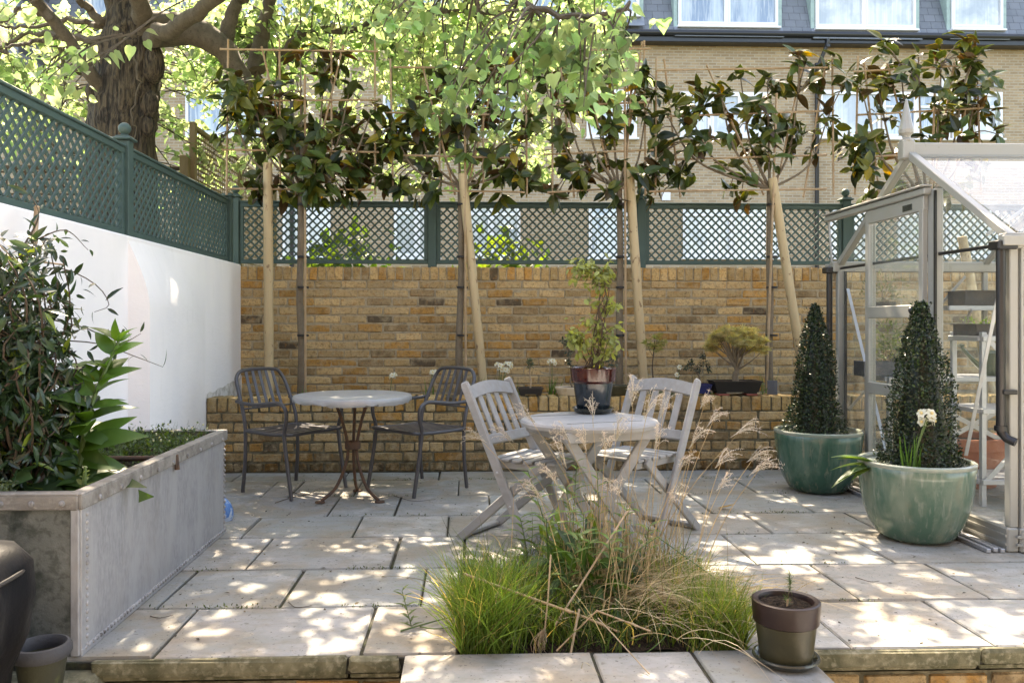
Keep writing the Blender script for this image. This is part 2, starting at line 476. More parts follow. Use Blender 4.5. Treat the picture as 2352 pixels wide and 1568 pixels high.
M['brown_glaze'] = mat('brown_glaze', (0.018, 0.009, 0.008), 0.36, spec=.3, coat=0.0, layers=[(14, .5, .7, (0.045, 0.028, 0.024), .6)])
M['olive_glaze'] = mat('olive_glaze', (0.036, 0.034, 0.018), 0.36, spec=.3, coat=0.0, layers=[(9, .45, .65, (0.08, 0.072, 0.042), .6), (40, .6, .7, (0.04, 0.035, 0.02), .5)])
M['saucer'] = mat('dark_saucer_glaze', (0.028, 0.033, 0.030), 0.25, coat=0.4)
M['mossypot'] = mat('mossy_clay_pot', (0.05, 0.05, 0.03), 0.85, spec=.2, layers=[(6, .42, .62, (0.05, 0.048, 0.035), .8), (14, .55, .7, (0.12, 0.14, 0.05), .6)], bump=(40, .4))
M['mossyrim'] = mat('grey_pot_rim', (0.055, 0.055, 0.058), 0.7, spec=.3, layers=[(12, .45, .65, (0.055, 0.05, 0.045), .7)], bump=(40, .3))
M['terracotta'] = mat('terracotta', (0.36, 0.115, 0.055), 0.8, layers=[(5, .45, .65, (0.44, 0.20, 0.12), .6)], bump=(40, .2))
M['pinkclay'] = mat('pink_clay', (0.40, 0.25, 0.17), 0.8, layers=[(12, .5, .68, (0.28, 0.11, 0.06), .6)])
M['vinyl'] = mat('black_vinyl', (0.004, 0.0043, 0.0055), 0.42, spec=.10, layers=[(3, .4, .7, (0.012, 0.013, 0.016), .6)], bump=(7, .5))
M['blackpot'] = mat('black_ceramic', (0.014, 0.013, 0.014), 0.35)
M['cream'] = mat('cream_ceramic', (0.52, 0.45, 0.34), 0.35, layers=[(20, .55, .7, (0.38, 0.30, 0.2), .6)])
M['cobalt'] = mat('cobalt_ceramic', (0.012, 0.018, 0.10), 0.25)
M['greenpot'] = mat('green_ceramic', (0.10, 0.13, 0.075), 0.3)
M['plastic'] = mat('black_plastic', (0.012, 0.012, 0.013), 0.35)
M['tray'] = mat('dusty_tray', (0.03, 0.028, 0.025), 0.6, layers=[(14, .5, .7, (0.08, 0.07, 0.05), .6)])
M['ghframe'] = mat('putty_aluminium', (0.29, 0.29, 0.265), 0.42, 0.1, layers=[(3, .5, .7, (0.28, 0.27, 0.22), .5), (40, .64, .72, (0.20, 0.18, 0.13), .5)])
M['aluminium'] = mat('bare_aluminium', (0.42, 0.43, 0.45), 0.4, 0.6)
M['slate'] = None
M['upvc'] = mat('white_upvc', (0.80, 0.80, 0.82), 0.35)
M['lead'] = mat('lead_flashing', (0.20, 0.225, 0.27), 0.55, 0.2, layers=[(5, .45, .7, (0.30, 0.32, 0.36), .6)])
M['cheek'] = mat('verdigris_lead', (0.34, 0.46, 0.44), 0.6, layers=[(6, .45, .7, (0.22, 0.30, 0.32), .7)])
M['gutter'] = mat('black_gutter', (0.016, 0.018, 0.024), 0.3)
M['netting'] = mat('net_curtain', (0.72, 0.74, 0.77), 0.9, layers=[(8, .45, .6, (0.58, 0.61, 0.66), .6, (6, 1, .2))])
M['room'] = mat('dim_room', (0.16, 0.17, 0.19), 0.9)
M['pane'] = mat('sky_painted_glass', (0.13, 0.20, 0.30), 0.06, spec=1.0, coat=1.0, layers=[(1.0, .44, .60, (0.42, 0.50, 0.57), .85, (2.2, 1, .5)), (5, .5, .6, (.55, .58, .6), .5, (5, 1, .3))])  # pale blue sky reflection mixed into the pane colour
M['panepale'] = mat('curtained_glass', (0.50, 0.54, 0.58), 0.08, spec=0.9, coat=0.8, layers=[(2.2, .42, .6, (0.68, 0.70, 0.71), .8, (6, 1, .25)), (.8, .5, .62, (.24, .30, .36), .7)])
M['glass'] = glassmat('greenhouse_glass', 0.035)
M['roofglass'] = glassmat('dusty_roof_glass', 0.13, (0.86, 0.89, 0.93))
M['white'] = mat('petal_white', (0.80, 0.77, 0.68), 0.6)
M['petal'] = leafmat('petal', 0.35, (1, .98, .9), 0.6)
M['bluebag'] = mat('blue_plastic_bag', (0.05, 0.17, 0.42), 0.3, layers=[(14, .5, .58, (0.5, 0.56, 0.62), .8)])
M['redbrick'] = mat('red_tile_foot', (0.22, 0.06, 0.04), 0.8)
M['slatetile'] = mat('slate_offcut', (0.07, 0.075, 0.085), 0.6, layers=[(14, .5, .68, (0.16, 0.165, 0.17), .6)])
M['gravel'] = mat('white_pebble', (0.6, 0.58, 0.52), 0.8)
M['string'] = mat('jute_string', (0.34, 0.24, 0.13), 0.9)
M['limeleaf'] = leafmat('lime_leaf', 0.55, (3.7, 3.2, 4.0), 0.40, 0.5)
M['maglolia'] = leafmat('magnolia_leaf', 0.32, (3.2, 2.7, 0.5), 0.28, 0.40)
M['bushleaf'] = leafmat('evergreen_leaf', 0.18, (1.8, 1.7, 0.5), 0.32, 0.55)
M['softleaf'] = leafmat('soft_leaf', 0.35, (2.2, 2.0, 0.6), 0.45, 0.4)
M['boxleaf'] = leafmat('box_leaf', 0.08, (1.5, 1.5, 0.5), 0.30, 0.4)
M['grass'] = leafmat('grass_blade', 0.42, (2.4, 2.1, 0.7), 0.45, 0.35)
M['straw'] = leafmat('dry_straw', 0.30, (1.2, 1.1, 0.9), 0.6, 0.3)
M['stem'] = mat('green_stem', (0.07, 0.12, 0.03), 0.55)
M['twig'] = mat('brown_twig', (0.07, 0.048, 0.03), 0.85)
M['paletwig'] = mat('pale_twig', (0.33, 0.25, 0.16), 0.8)

def trunk_bark():
    m, nt, out = nodes('furrowed_bark')
    tc = N(nt, 'ShaderNodeTexCoord')
    mp = N(nt, 'ShaderNodeMapping'); mp.inputs['Scale'].default_value = (1, 1, 0.16)
    nt.links.new(tc.outputs['Object'], mp.inputs[0])
    no = N(nt, 'ShaderNodeTexNoise'); no.inputs['Scale'].default_value = 42; no.inputs['Detail'].default_value = 9; no.inputs['Distortion'].default_value = 0.5
    nt.links.new(mp.outputs[0], no.inputs[0])
    cr = N(nt, 'ShaderNodeValToRGB')
    cr.color_ramp.elements[0].position = 0.38; cr.color_ramp.elements[0].color = (0.012, 0.009, 0.006, 1)
    cr.color_ramp.elements[1].position = 0.62; cr.color_ramp.elements[1].color = (0.095, 0.073, 0.046, 1)
    nt.links.new(no.outputs[0], cr.inputs[0])
    p = N(nt, 'ShaderNodeBsdfPrincipled'); p.inputs['Roughness'].default_value = 0.9
    b = N(nt, 'ShaderNodeBump'); b.inputs['Strength'].default_value = 1.0; b.inputs['Distance'].default_value = 0.05
    nt.links.new(no.outputs[0], b.inputs['Height']); nt.links.new(b.outputs[0], p.inputs['Normal'])
    nt.links.new(cr.outputs[0], p.inputs['Base Color']); nt.links.new(p.outputs[0], out.inputs[0])
    return m
M['trunk'] = trunk_bark()
def brick_tex(name, bw, rh, mort, c1, c2, cm, plane='XZ', rough=0.85, offset=0.5, noise_c=(0.2, 0.15, 0.1)):
    m, nt, out = nodes(name)
    tc = N(nt, 'ShaderNodeTexCoord'); sx = N(nt, 'ShaderNodeSeparateXYZ'); nt.links.new(tc.outputs['Object'], sx.inputs[0])
    cb = N(nt, 'ShaderNodeCombineXYZ')
    nt.links.new(sx.outputs[plane[0]], cb.inputs[0]); nt.links.new(sx.outputs[plane[1]], cb.inputs[1])
    br = N(nt, 'ShaderNodeTexBrick'); br.offset = offset
    br.inputs['Scale'].default_value = 1.0; br.inputs['Brick Width'].default_value = bw; br.inputs['Row Height'].default_value = rh
    br.inputs['Mortar Size'].default_value = mort; br.inputs['Mortar Smooth'].default_value = 0.3; br.inputs['Bias'].default_value = 0.0
    br.inputs['Color1'].default_value = (*c1, 1); br.inputs['Color2'].default_value = (*c2, 1); br.inputs['Mortar'].default_value = (*cm, 1)
    nt.links.new(cb.outputs[0], br.inputs[0])
    f, raw = noise_fac(nt, 1.3, 0.4, 0.7, 5)
    mm = N(nt, 'ShaderNodeMath', operation='MULTIPLY'); mm.inputs[1].default_value = 0.35; nt.links.new(f, mm.inputs[0])
    c = mixc(nt, mm.outputs[0], br.outputs[0], noise_c)
    f2, _ = noise_fac(nt, 9, 0.5, 0.72, 4)
    m2 = N(nt, 'ShaderNodeMath', operation='MULTIPLY'); m2.inputs[1].default_value = 0.4; nt.links.new(f2, m2.inputs[0])
    c = mixc(nt, m2.outputs[0], c, noise_c)
    p = N(nt, 'ShaderNodeBsdfPrincipled'); p.inputs['Roughness'].default_value = rough
    b = N(nt, 'ShaderNodeBump'); b.inputs['Strength'].default_value = 0.5; b.inputs['Distance'].default_value = 0.01; b.invert = True
    nt.links.new(br.outputs[1], b.inputs['Height']); nt.links.new(b.outputs[0], p.inputs['Normal'])
    nt.links.new(c, p.inputs['Base Color']); nt.links.new(p.outputs[0], out.inputs[0])
    return m
M['housebrick'] = brick_tex('house_brick', .225, .075, .013, (.45, .325, .20), (.30, .21, .125), (.43, .37, .29), noise_c=(.29, .21, .135))
M['lowbouncebrick'] = brick_tex('low_bounce_brick', .225, .075, .011, (.15, .11, .075), (.11, .08, .055), (.13, .115, .09), noise_c=(.08, .06, .045))  # brick kept dark so the added wall bounces little light
M['slate'] = brick_tex('roof_slate', .30, .21, .008, (.13, .145, .17), (.165, .18, .21), (.05, .056, .066), rough=0.5, noise_c=(.20, .215, .235))

# ------------------------------------------------------------------ layout numbers
WX = -1.95            # white wall plane
YB, YL = 7.2, 6.23    # back wall face, low wall face
ZL, ZB = 0.56, 1.615  # low wall top, back wall top
XR = 6.0              # how far the walls run to the right
YE = 2.785            # terrace front edge
BED = (-0.03, 0.955, 2.83, 3.80)   # planting square cut out of the terrace

# ------------------------------------------------------------------ ground and paving
mb = MB(); mb.box((0, 30, -0.95), (300, 260, 0.5)); struct(mb.build('ground', M['ground']))
mb = MB(); mb.box((0, -1.5, -0.60), (12, 8.4, 0.2)); struct(mb.build('lower_patio', M['paving']))
# bed of dark jointing under the slabs
mb = MB()
mb.box((2.0, (BED[3] + YL) / 2 + 0.02, -0.037), (8.4, YL - BED[3] - 0.04, 0.05))
mb.box((WX / 2 + BED[0] / 2, (YE + BED[3]) / 2, -0.0372), (BED[0] - WX - .02, BED[3] - YE - .02, 0.05)); mb.box((BED[1] / 2 + 3.1, (YE + BED[3]) / 2, -0.0374), (6.2 - BED[1] - .02, BED[3] - YE - .02, 0.05))
mb.box((0.47, 2.25, -0.033), (1.33, 1.12, 0.05))
struct(mb.build('terrace_subbase', M['joint']))
rows = [  # far edge Y, near edge Y, joint positions (px at the row's far edge)
    (YL, 5.905, [560, 800, 1010, 1270, 1500, 1720, 1960], 1101),
    (5.905, 5.365, [641, 700, 834, 1054, 1260, 1480, 1680, 1900], 1105),
    (5.365, 4.805, [782, 922, 1122, 1340, 1580, 1790, 2010], 1140),
    (4.805, 4.335, [602, 834, 1032, 1270, 1480, 1708, 1938, 2180], 1184),
    (4.335, 3.778, [627, 921, 1067, 1330, 1656, 1934, 2230], 1232),
    (3.778, 3.276, [455, 698, 980, 1250, 1560, 1860, 2120, 2400], 1303),
    (3.276, YE + 0.012, [455, 863, 1120, 1500, 1830, 2115, 2500], 1391)]
tones = [(0.335, 0.33, 0.31), (0.31, 0.32, 0.305), (0.35, 0.325, 0.285), (0.29, 0.30, 0.29), (0.345, 0.34, 0.325), (0.32, 0.30, 0.265)]
def slab(mb, x0, x1, y0, y1):
    g = 0.004 + random.random() * 0.004
    if x1 - x0 < 0.06: return
    t = np.array(random.choice(tones)) * random.uniform(0.76, 1.02)
    mb.box(((x0 + x1) / 2 + random.uniform(-.002, .002), (y0 + y1) / 2, -0.019 + random.uniform(-.0015, .0015)),
           (x1 - x0 - 2 * g, y1 - y0 - 0.012, 0.038), rotm(random.uniform(-.0015, .0015), random.uniform(-.0015, .0015), random.uniform(-.003, .003)), 0.005, t, 0.0012)
pav = MB()
for (yf, yn, px, py) in rows:
    xs = [-1.94] + [at_y(p, py, yf).x for p in px]
    xs = [x for x in xs if x < 6.0]
    while xs[-1] < 5.4: xs.append(xs[-1] + random.choice((0.56, 0.85, 0.7)))
    xs.append(6.2)
    for a, b in zip(xs[:-1], xs[1:]):
        # keep the planting square open
        if yn < BED[3] - 0.1 and yf > BED[2] + 0.05 and b > BED[0] and a < BED[1]:
            if a < BED[0]: slab(pav, a, BED[0], yn, yf)
            if b > BED[1]: slab(pav, BED[1], b, yn, yf)
            if yf > BED[3] + 0.08: slab(pav, max(a, BED[0]), min(b, BED[1]), BED[3], yf)
        else:
            slab(pav, a, b, yn, yf)
# landing slabs in front of the planting square
for a, b in ((-0.215, 0.42), (0.42, 0.76), (0.76, 1.15)):
    slab(pav, a, b, 2.22, BED[2] - 0.03)
    slab(pav, a, b, 1.70, 2.22)
struct(pav.build('terrace_paving', M['paving']))
# stone edge and brick riser of the terrace
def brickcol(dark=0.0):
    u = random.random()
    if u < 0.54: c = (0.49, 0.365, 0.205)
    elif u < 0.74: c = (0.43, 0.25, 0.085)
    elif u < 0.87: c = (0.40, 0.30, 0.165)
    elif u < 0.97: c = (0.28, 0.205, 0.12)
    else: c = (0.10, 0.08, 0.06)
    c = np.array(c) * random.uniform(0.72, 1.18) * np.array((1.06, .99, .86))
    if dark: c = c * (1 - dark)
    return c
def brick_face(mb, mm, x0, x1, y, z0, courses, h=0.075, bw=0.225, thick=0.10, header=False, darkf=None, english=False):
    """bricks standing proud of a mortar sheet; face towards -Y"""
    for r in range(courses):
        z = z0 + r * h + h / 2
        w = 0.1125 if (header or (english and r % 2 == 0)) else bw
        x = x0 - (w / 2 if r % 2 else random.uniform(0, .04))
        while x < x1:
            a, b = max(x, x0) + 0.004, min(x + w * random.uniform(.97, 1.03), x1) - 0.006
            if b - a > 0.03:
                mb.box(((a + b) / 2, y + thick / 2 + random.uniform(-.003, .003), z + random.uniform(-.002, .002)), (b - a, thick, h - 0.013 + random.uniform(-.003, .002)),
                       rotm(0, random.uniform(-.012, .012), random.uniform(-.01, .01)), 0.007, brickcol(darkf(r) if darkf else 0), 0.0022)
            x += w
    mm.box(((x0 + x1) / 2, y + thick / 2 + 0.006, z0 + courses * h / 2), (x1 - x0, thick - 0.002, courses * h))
for (a, b, lab) in ((-1.25, -0.225, 'mossy stone nosing over dark bricks at the terrace front left of the landing'), (1.16, 6.2, 'mossy stone nosing over yellow bricks at the terrace front right of the landing')):
    tw = thing('terrace_edge', lab, 'terrace edge', (0, YE, 0))
    eb, em, es = MB(), MB(), MB()
    x = a
    while x < b:
        w = min(random.choice((0.55, 0.85, 0.6)), b - x)
        es.box((x + w / 2, 0.001, -0.028), (w - 0.006, 0.032, 0.052), None, 0.008, jit=0.0025); es.box((x + w / 2, 0.05, -0.066), (w - 0.008, 0.08, 0.022), None, 0.004); x += w
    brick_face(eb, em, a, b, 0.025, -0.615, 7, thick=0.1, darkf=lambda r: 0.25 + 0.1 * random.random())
    eb.build('brick_riser', M['brick'], tw); em.build('mortar', M['dark_mortar'], tw); es.build('nosing', M['edge_stone'], tw, True)
ts = thing('landing_block', 'brick sided block carrying the pale landing slabs before the grass', 'landing', (0, 0, 0))
eb = MB(); eb.box((0.467, 2.235, -0.33), (1.34, 1.12, 0.52)); eb.build('brick_core', M['dark_mortar'], ts)
mb = MB(); mb.box((-1.55, 2.70, -0.065), (0.66, 0.27, 0.05), rotm(0.02, 0, -.05), 0.012, jit=0.004)
tag(mb.build('stone_slab', M['edge_stone'], None, True), 'chipped mossy stone slab under the empty grey pot', 'slab')
mb = MB(); mb.box((-1.7, 2.52, -0.28), (0.9, 0.5, 0.34), None, .01); tag(mb.build('brick_ledge', M['edge_stone']), 'low dark ledge carrying the chipped slab beside the tank', 'ledge')
# planting square soil and raised bed soil
def soil_sheet(name, x0, x1, y0, y1, z, n=24):
    m = MB(); V = []; nx = n; ny = max(4, int(n * (y1 - y0) / (x1 - x0)) + 3)
    for j in range(ny + 1):
        for i in range(nx + 1):
            V.append((x0 + (x1 - x0) * i / nx, y0 + (y1 - y0) * j / ny, z + random.uniform(-.012, .012)))
    F = [(j * (nx + 1) + i, j * (nx + 1) + i + 1, (j + 1) * (nx + 1) + i + 1, (j + 1) * (nx + 1) + i) for j in range(ny) for i in range(nx)]
    m.add(np.array(V), [np.array(F)]); return struct(m.build(name, M['soil'], None, True))
soil_sheet('planting_bed_soil', BED[0] + .005, BED[1] - .005, BED[2] - .01, BED[3] - .005, -0.008)
soil_sheet('raised_bed_soil', WX + .01, XR, YL + .2, YB - .002, ZL - 0.07, 60)

# ------------------------------------------------------------------ garden walls
gw = thing('brick_wall', 'tall yellow stock brick wall topped by a green trellis', 'wall', (0, YB, 0))
bb, mm = MB(), MB()
brick_face(bb, mm, WX - .02, XR, 0, 0.36, 15, thick=0.1)
z0 = 0.36 + 15 * .075
x = WX - .02
while x < XR:
    w = 0.0745
    bb.box((x + w / 2, 0.05 + random.uniform(-.003, .003), z0 + 0.0595 + random.uniform(-.003, .003)), (w - .010, 0.105, 0.113), rotm(0, random.uniform(-.02, .02), 0), 0.006, brickcol() * np.array((1, .95, .85)), 0.002); x += w
mm.box(((WX + XR) / 2, 0.056, z0 + 0.058), (XR - WX, 0.098, 0.112))
mm.box(((WX + XR) / 2, 0.155, 0.55), (XR - WX + .02, 0.10, 2.1))
bb.build('bricks', M['brick'], gw); mm.build('mortar', M['mortar'], gw)
lw = thing('raised_bed_wall', 'low dark-footed brick wall holding the raised bed with bonsai pots', 'wall', (0, YL, 0))
bb, mm = MB(), MB()
brick_face(bb, mm, WX + .003, XR, 0, 0.0, 6, thick=0.1, english=True, darkf=lambda r: (0.72, .35, .18, .2, .1, .15)[r])  # courses darker towards the foot, the bottom one most
x = WX + .003
while x < XR:
    w = 0.0775
    bb.box((x + w / 2, 0.108 + random.uniform(-.003, .003), 0.45 + 0.055 + random.uniform(-.003, .003)), (w - .011, 0.216, 0.108), rotm(0, random.uniform(-.02, .02), 0), 0.007, brickcol(.12) * np.array((.95, .95, .85)), 0.002); x += w
mm.box(((WX + XR) / 2, 0.112, 0.502), (XR - WX - .006, 0.2, 0.102)); mm.box(((WX + XR) / 2, 0.155, .2), (XR - WX - .006, 0.09, 0.5))
bb.build('bricks', M['brick'], lw); mm.build('mortar', M['dark_mortar'], lw)

ww = thing('white_wall', 'smooth white rendered garden wall with a sloped pier', 'wall', (WX, 0, 0))
mb = MB()
mb.box((-0.11, 3.6, 0.5), (0.22, 7.18, 2.24), None, 0.012)
mb.build('render_face', M['render'], ww)
mb = MB()   # pier with a sloping weathered head, dying back into the wall towards the corner
poly = np.array([(-.02, -.6), (.125, -.6), (.125, 1.20), (.122, 1.245), (.112, 1.30), (.095, 1.36), (.07, 1.43), (.04, 1.50), (.012, 1.56), (-.003, 1.60), (-.02, 1.60)])
np_ = len(poly)
V = []; ns = 8
for i in range(ns + 1):
    t = i / ns; k_ = 1 - t ** 1.3
    V += [(x_ * k_ if x_ > 0 else x_, 4.82 + 1.40 * t, z_ if z_ < 0 else z_ * (1 - .0 * t)) for x_, z_ in poly]
mb.add(np.array(V), [np.array([(np_ * i + j, np_ * i + (j + 1) % np_, np_ * (i + 1) + (j + 1) % np_, np_ * (i + 1) + j) for i in range(ns) for j in range(np_)]), np.array(range(np_))[::-1]])
mb.build('pier', M['render'], ww, True)
mb = MB()
V = []; n = 14
for i in range(n + 1):
    t = i / n; y = 6.24 + t * .955; h = ZL + 0.03 + 0.07 * t ** 2 + random.uniform(-.01, .015)
    V += [(0.004, y, ZL - .08), (0.004, y, h)]
mb.add(np.array(V), [np.array([(2 * i, 2 * i + 2, 2 * i + 3, 2 * i + 1) for i in range(n)])]); mb.build('damp_stain', M['stain'], ww)

# ------------------------------------------------------------------ trellis fences
def lattice(mb, w, h, p=0.072, sw=0.0145, th=0.009, off=0.0):
    """45 degree slats in the local XZ plane, x 0..w, z 0..h"""
    for s, yo in ((1, -th / 2 - .0005), (-1, th / 2 + .0005)):
        k = -h if s > 0 else 0.0
        k += off
        while k < (w if s > 0 else w + h):
            # line x = k + s*z
            pts = []
            za, zb = 0.0, h
            if s > 0: za = max(0, -k); zb = min(h, w - k)
            else: za = max(0, k - w); zb = min(h, k)
            if zb - za > 0.02:
                mb.bar((k + s * za, yo, za), (k + s * zb, yo, zb), sw, th, (0, 1, 0))
            k += p
def trellis_panel(root, x0, x1, z0, z1):
    mb = MB(); f = 0.035
    lat = MB(); lattice(lat, x1 - x0 - 2 * f, z1 - z0 - 2 * f)
    for v, c in zip(lat.v, lat.c): v += np.array((x0 + f, 0, z0 + f))
    mb.v, mb.c, mb.f, mb.n = lat.v, lat.c, lat.f, lat.n
    for zc in (z0 + f / 2, z1 - f / 2): mb.box(((x0 + x1) / 2, 0, zc), (x1 - x0, 0.036, f), None, .003)
    for xc in (x0 + f / 2, x1 - f / 2): mb.box((xc, 0, (z0 + z1) / 2), (f, 0.034, z1 - z0 - 2 * f), None, .003)
    mb.box(((x0 + x1) / 2, 0, z1 + .009), (x1 - x0, 0.055, .016), None, .004)
    return mb.build('trellis_panel', M['green'], root)
def trellis_post(root, x, z0, z1, finial=True, w=0.075):
    mb = MB(); mb.box((x, 0, (z0 + z1) / 2), (w, w, z1 - z0), None, .004)
    mb.box((x, 0, z1 + .009), (w + .035, w + .035, .016), None, .005); mb.box((x, 0, z1 + .022), (w + .005, w + .005, .012), None, .003)
    o = mb.build('post', M['green'], root)
    if finial:
        m2 = MB(); m2.lathe([(.022, z1 + .027), (.024, z1 + .036), (.016, z1 + .043)], 16, (x, 0, 0)); m2.sphere((x, 0, z1 + .073), .036, 16)
        m2.build('ball_finial', M['green'], o, True)
t1 = thing('trellis_fence', 'green diamond trellis fence along the top of the brick wall', 'trellis', (0, YB + .10, 0))
posts = [at_y(p, 500, YB + .1).x for p in (541, 993, 1472, 1942, 2410)]
for i, xp in enumerate(posts):
    trellis_post(t1, xp, 1.60 if i else 1.60, 2.21, True)
for a, b in zip(posts[:-1], posts[1:]): trellis_panel(t1, a + .038, b - .038, 1.635, 2.165)
t2 = thing('trellis_fence', 'green diamond trellis fence running along the top of the white wall', 'trellis', (WX - .06, 0, 0), R(90))
ys = [0.8, 2.86, 4.92, 7.0]
for a, b in zip(ys[:-1], ys[1:]): trellis_panel(t2, a + .04, b - .04, 1.625, 2.135)
for yp in ys[:3]: trellis_post(t2, yp, 1.622, 2.18, True)
trellis_post(t2, 7.0, 1.622, 2.17, False)
# neighbour's brown square trellis behind
def square_trellis(root, L, z0, z1, m_, p=.055, name='trellis_panel'):
    mb = MB()
    x = 0.03
    while x < L: mb.box((x, -.004, (z0 + z1) / 2), (.017, .006, z1 - z0)); x += p * 1.25
    z = z0 + .03
    while z < z1: mb.box((L / 2, .004, z), (L, .006, .02)); z += p
    for zc in (z0, z1): mb.box((L / 2, 0, zc), (L, .045, .04), None, .004)
    for xc in (0, L): mb.box((xc, 0, (z0 + z1) / 2), (.055, .06, z1 - z0 + .08), None, .004)
    return mb.build(name, m_, root)
pA = at_y(448, 290, 8.5); 
fA = thing('trellis_screen', 'tall brown square mesh trellis rising behind the corner of the garden', 'trellis', (pA.x - .02, 8.5, 0), R(90))
square_trellis(fA, 1.75, 1.35, pA.z, M['oldwood']); 
o = square_trellis(fA, 1.75, 1.35, pA.z - .02, M['oldwood']); o.location = (1.80, 0, 0)
m2 = MB(); m2.box((-.05, .06, 1.4), (.09, .09, 2.8), None, .006); m2.build('post', M['oldwood'], fA)
pB = at_y(200, 386, 8.6)
fB = thing('trellis_screen', 'dark brown square mesh trellis seen through the green trellis by the trunk', 'trellis', (-6.6, 8.6, 0))
square_trellis(fB, 3.7, 0.9, pB.z, M['darkwood'], .075)

# ------------------------------------------------------------------ houses behind
YH = 21.5
hs = thing('apartment_building', 'long yellow brick block with slate mansard roof and white windows', 'building', (0, YH, 0))
eave = at_y(1900, 108, YH).z
hx0 = at_y(42, 300, YH).x
m2 = MB(); m2.box(((hx0 + 16) / 2, 3, eave / 2 - .8), (16 - hx0, 6, eave + 1.6)); m2.build('wall', M['housebrick'], hs)
def house_quad(px0, py0, px1, py1, dy=0.0):
    a, b = at_y(px0, py0, YH + dy), at_y(px1, py1, YH + dy)
    return a.x, b.x, b.z, a.z    # x0,x1,z0,z1
def window(root, x0, x1, z0, z1, y, lights, pane, transom=0.0, sill=True):
    """white framed window; lights = relative widths"""
    f = MB(); fw = 0.065; d = 0.07
    f.box(((x0 + x1) / 2, y, z0 + fw / 2), (x1 - x0, d, fw), None, .006); f.box(((x0 + x1) / 2, y, z1 - fw / 2), (x1 - x0, d, fw), None, .006)
    tot = sum(lights); x = x0; edges = [x0]
    for l in lights: x += (x1 - x0) * l / tot; edges.append(x)
    for e in edges:
        xx = min(max(e, x0 + fw / 2), x1 - fw / 2)
        f.box((xx, y, (z0 + z1) / 2), (fw, d - .004, z1 - z0 - 2 * fw), None, .006)
    if transom: f.box(((x0 + x1) / 2, y, z1 - (z1 - z0) * transom), (x1 - x0 - 2 * fw, d - .008, fw), None, .006)
    for a, b in zip(edges[:-1], edges[1:]):   # inner casement frames
        for zz in (z0 + fw * 1.35, z1 - fw * 1.35): f.box(((a + b) / 2, y - .012, zz), (b - a - fw, d, .045))
        for xx in (a + fw * .85, b - fw * .85): f.box((xx, y - .013, (z0 + z1) / 2), (.045, d, z1 - z0 - 2 * fw))
    if sill: f.box(((x0 + x1) / 2, y - .05, z0 - .03), (x1 - x0 + .08, .16, .05), None, .006)
    o = f.build('window', M['upvc'], root)
    g = MB(); g.box(((x0 + x1) / 2, y + .015, (z0 + z1) / 2), (x1 - x0 - .02, .012, z1 - z0 - .02)); g.build('pane', pane, o)
    return o
W1 = [  # first floor and ground floor windows measured in the photo: left, top, right, bottom, lights, pane, transom
    (427, 203, 640, 316, (1, 1), 'pane', 0), (880, 205, 1010, 316, (1, 1), 'pane', 0), (1080, 205, 1195, 316, (1, 1), 'pane', 0),
    (1347, 207, 1462, 318, (1,), 'panepale', .3), (1562, 212, 1768, 316, (1, 1, 1), 'panepale', 0),
    (1880, 208, 2020, 318, (1,), 'panepale', 0), (2025, 212, 2180, 320, (1, 1), 'pane', .32), (2185, 212, 2300, 320, (1, 1), 'panepale', .32),
    (75, 560, 240, 680, (1, 1), 'pane', 0), (650, 465, 760, 592, (1, 1), 'panepale', 0),
    (905, 465, 1010, 592, (1, 1), 'panepale', .2), (1060, 468, 1195, 590, (1, 1), 'panepale', .2), (1352, 466, 1440, 592, (1,), 'pane', .25),
    (1568, 470, 1790, 592, (1, 1), 'panepale', .2), (1905, 470, 1990, 592, (1,), 'panepale', .2), (2060, 470, 2290, 592, (1, 1), 'panepale', .2)]
for (a, b, c, d, li, pn, tr) in W1:
    x0, x1, z0, z1 = house_quad(a, b, c, d); window(hs, x0, x1, z0, z1, -.03, li, M[pn], tr)
# eaves, gutter, mansard
m2 = MB(); m2.box(((hx0 + 16) / 2, -.16, eave + .06), (16 - hx0, .34, .16), None, .01); m2.build('soffit', M['gutter'], hs)
m2 = MB(); m2.tube([(hx0 - .1, -.38, eave + .19), (16, -.38, eave + .19)], .075, 10); m2.build('gutter', M['gutter'], hs, True)
m2 = MB(); m2.prism([(-.32, eave + .2), (1.3, eave + 4.6), (2.2, eave + 4.6), (2.2, eave + .2)], (hx0 - .1, 0, 0), (16.1 - hx0, 0, 0), (0, 1, 0), (0, 0, 1))
m2.build('roof', M['slate'], hs)
DW = [(205, -60, 330, 62, (1,), 'pane'), (560, -50, 680, 60, (1, 1), 'pane'), (855, -60, 1015, 50, (1, 1), 'pane'), (1150, -40, 1300, 56, (1, 1), 'pane'), (1375, -60, 1468, 38, (1,), 'pane'),
      (1557, -90, 1786, 64, (1, 1.05), 'pane'), (1872, -90, 2102, 70, (1, 1.05), 'panepale'), (2184, -60, 2302, 70, (1,), 'panepale')]
for (a, b, c, d, li, pn) in DW:
    x0, x1, z0, z1 = house_quad(a, b, c, d, -.25)
    dm = MB(); 
    dm.box((x0 - .06, .45, (z0 + z1) / 2), (.10, 1.4, z1 - z0 + .1)); dm.box((x1 + .06, .45, (z0 + z1) / 2), (.10, 1.4, z1 - z0 + .1))
    dm.box(((x0 + x1) / 2, .45, z1 + .1), (x1 - x0 + .3, 1.5, .1)); dm.box(((x0 + x1) / 2, .5, (z0 + z1) / 2), (x1 - x0, .6, z1 - z0))
    do = dm.build('dormer', M['cheek'], hs)
    w = window(do, x0, x1, z0, z1, -.27, li, M[pn])
    ap = MB(); ap.bar(((x0 + x1) / 2, -.29, z0 - .03), ((x0 + x1) / 2, -.40, z0 - .30), x1 - x0 + .22, .025, (0, 1, 0)); ap.build('lead_apron', M['lead'], do)
x_dp = at_y(1873, 300, YH).x
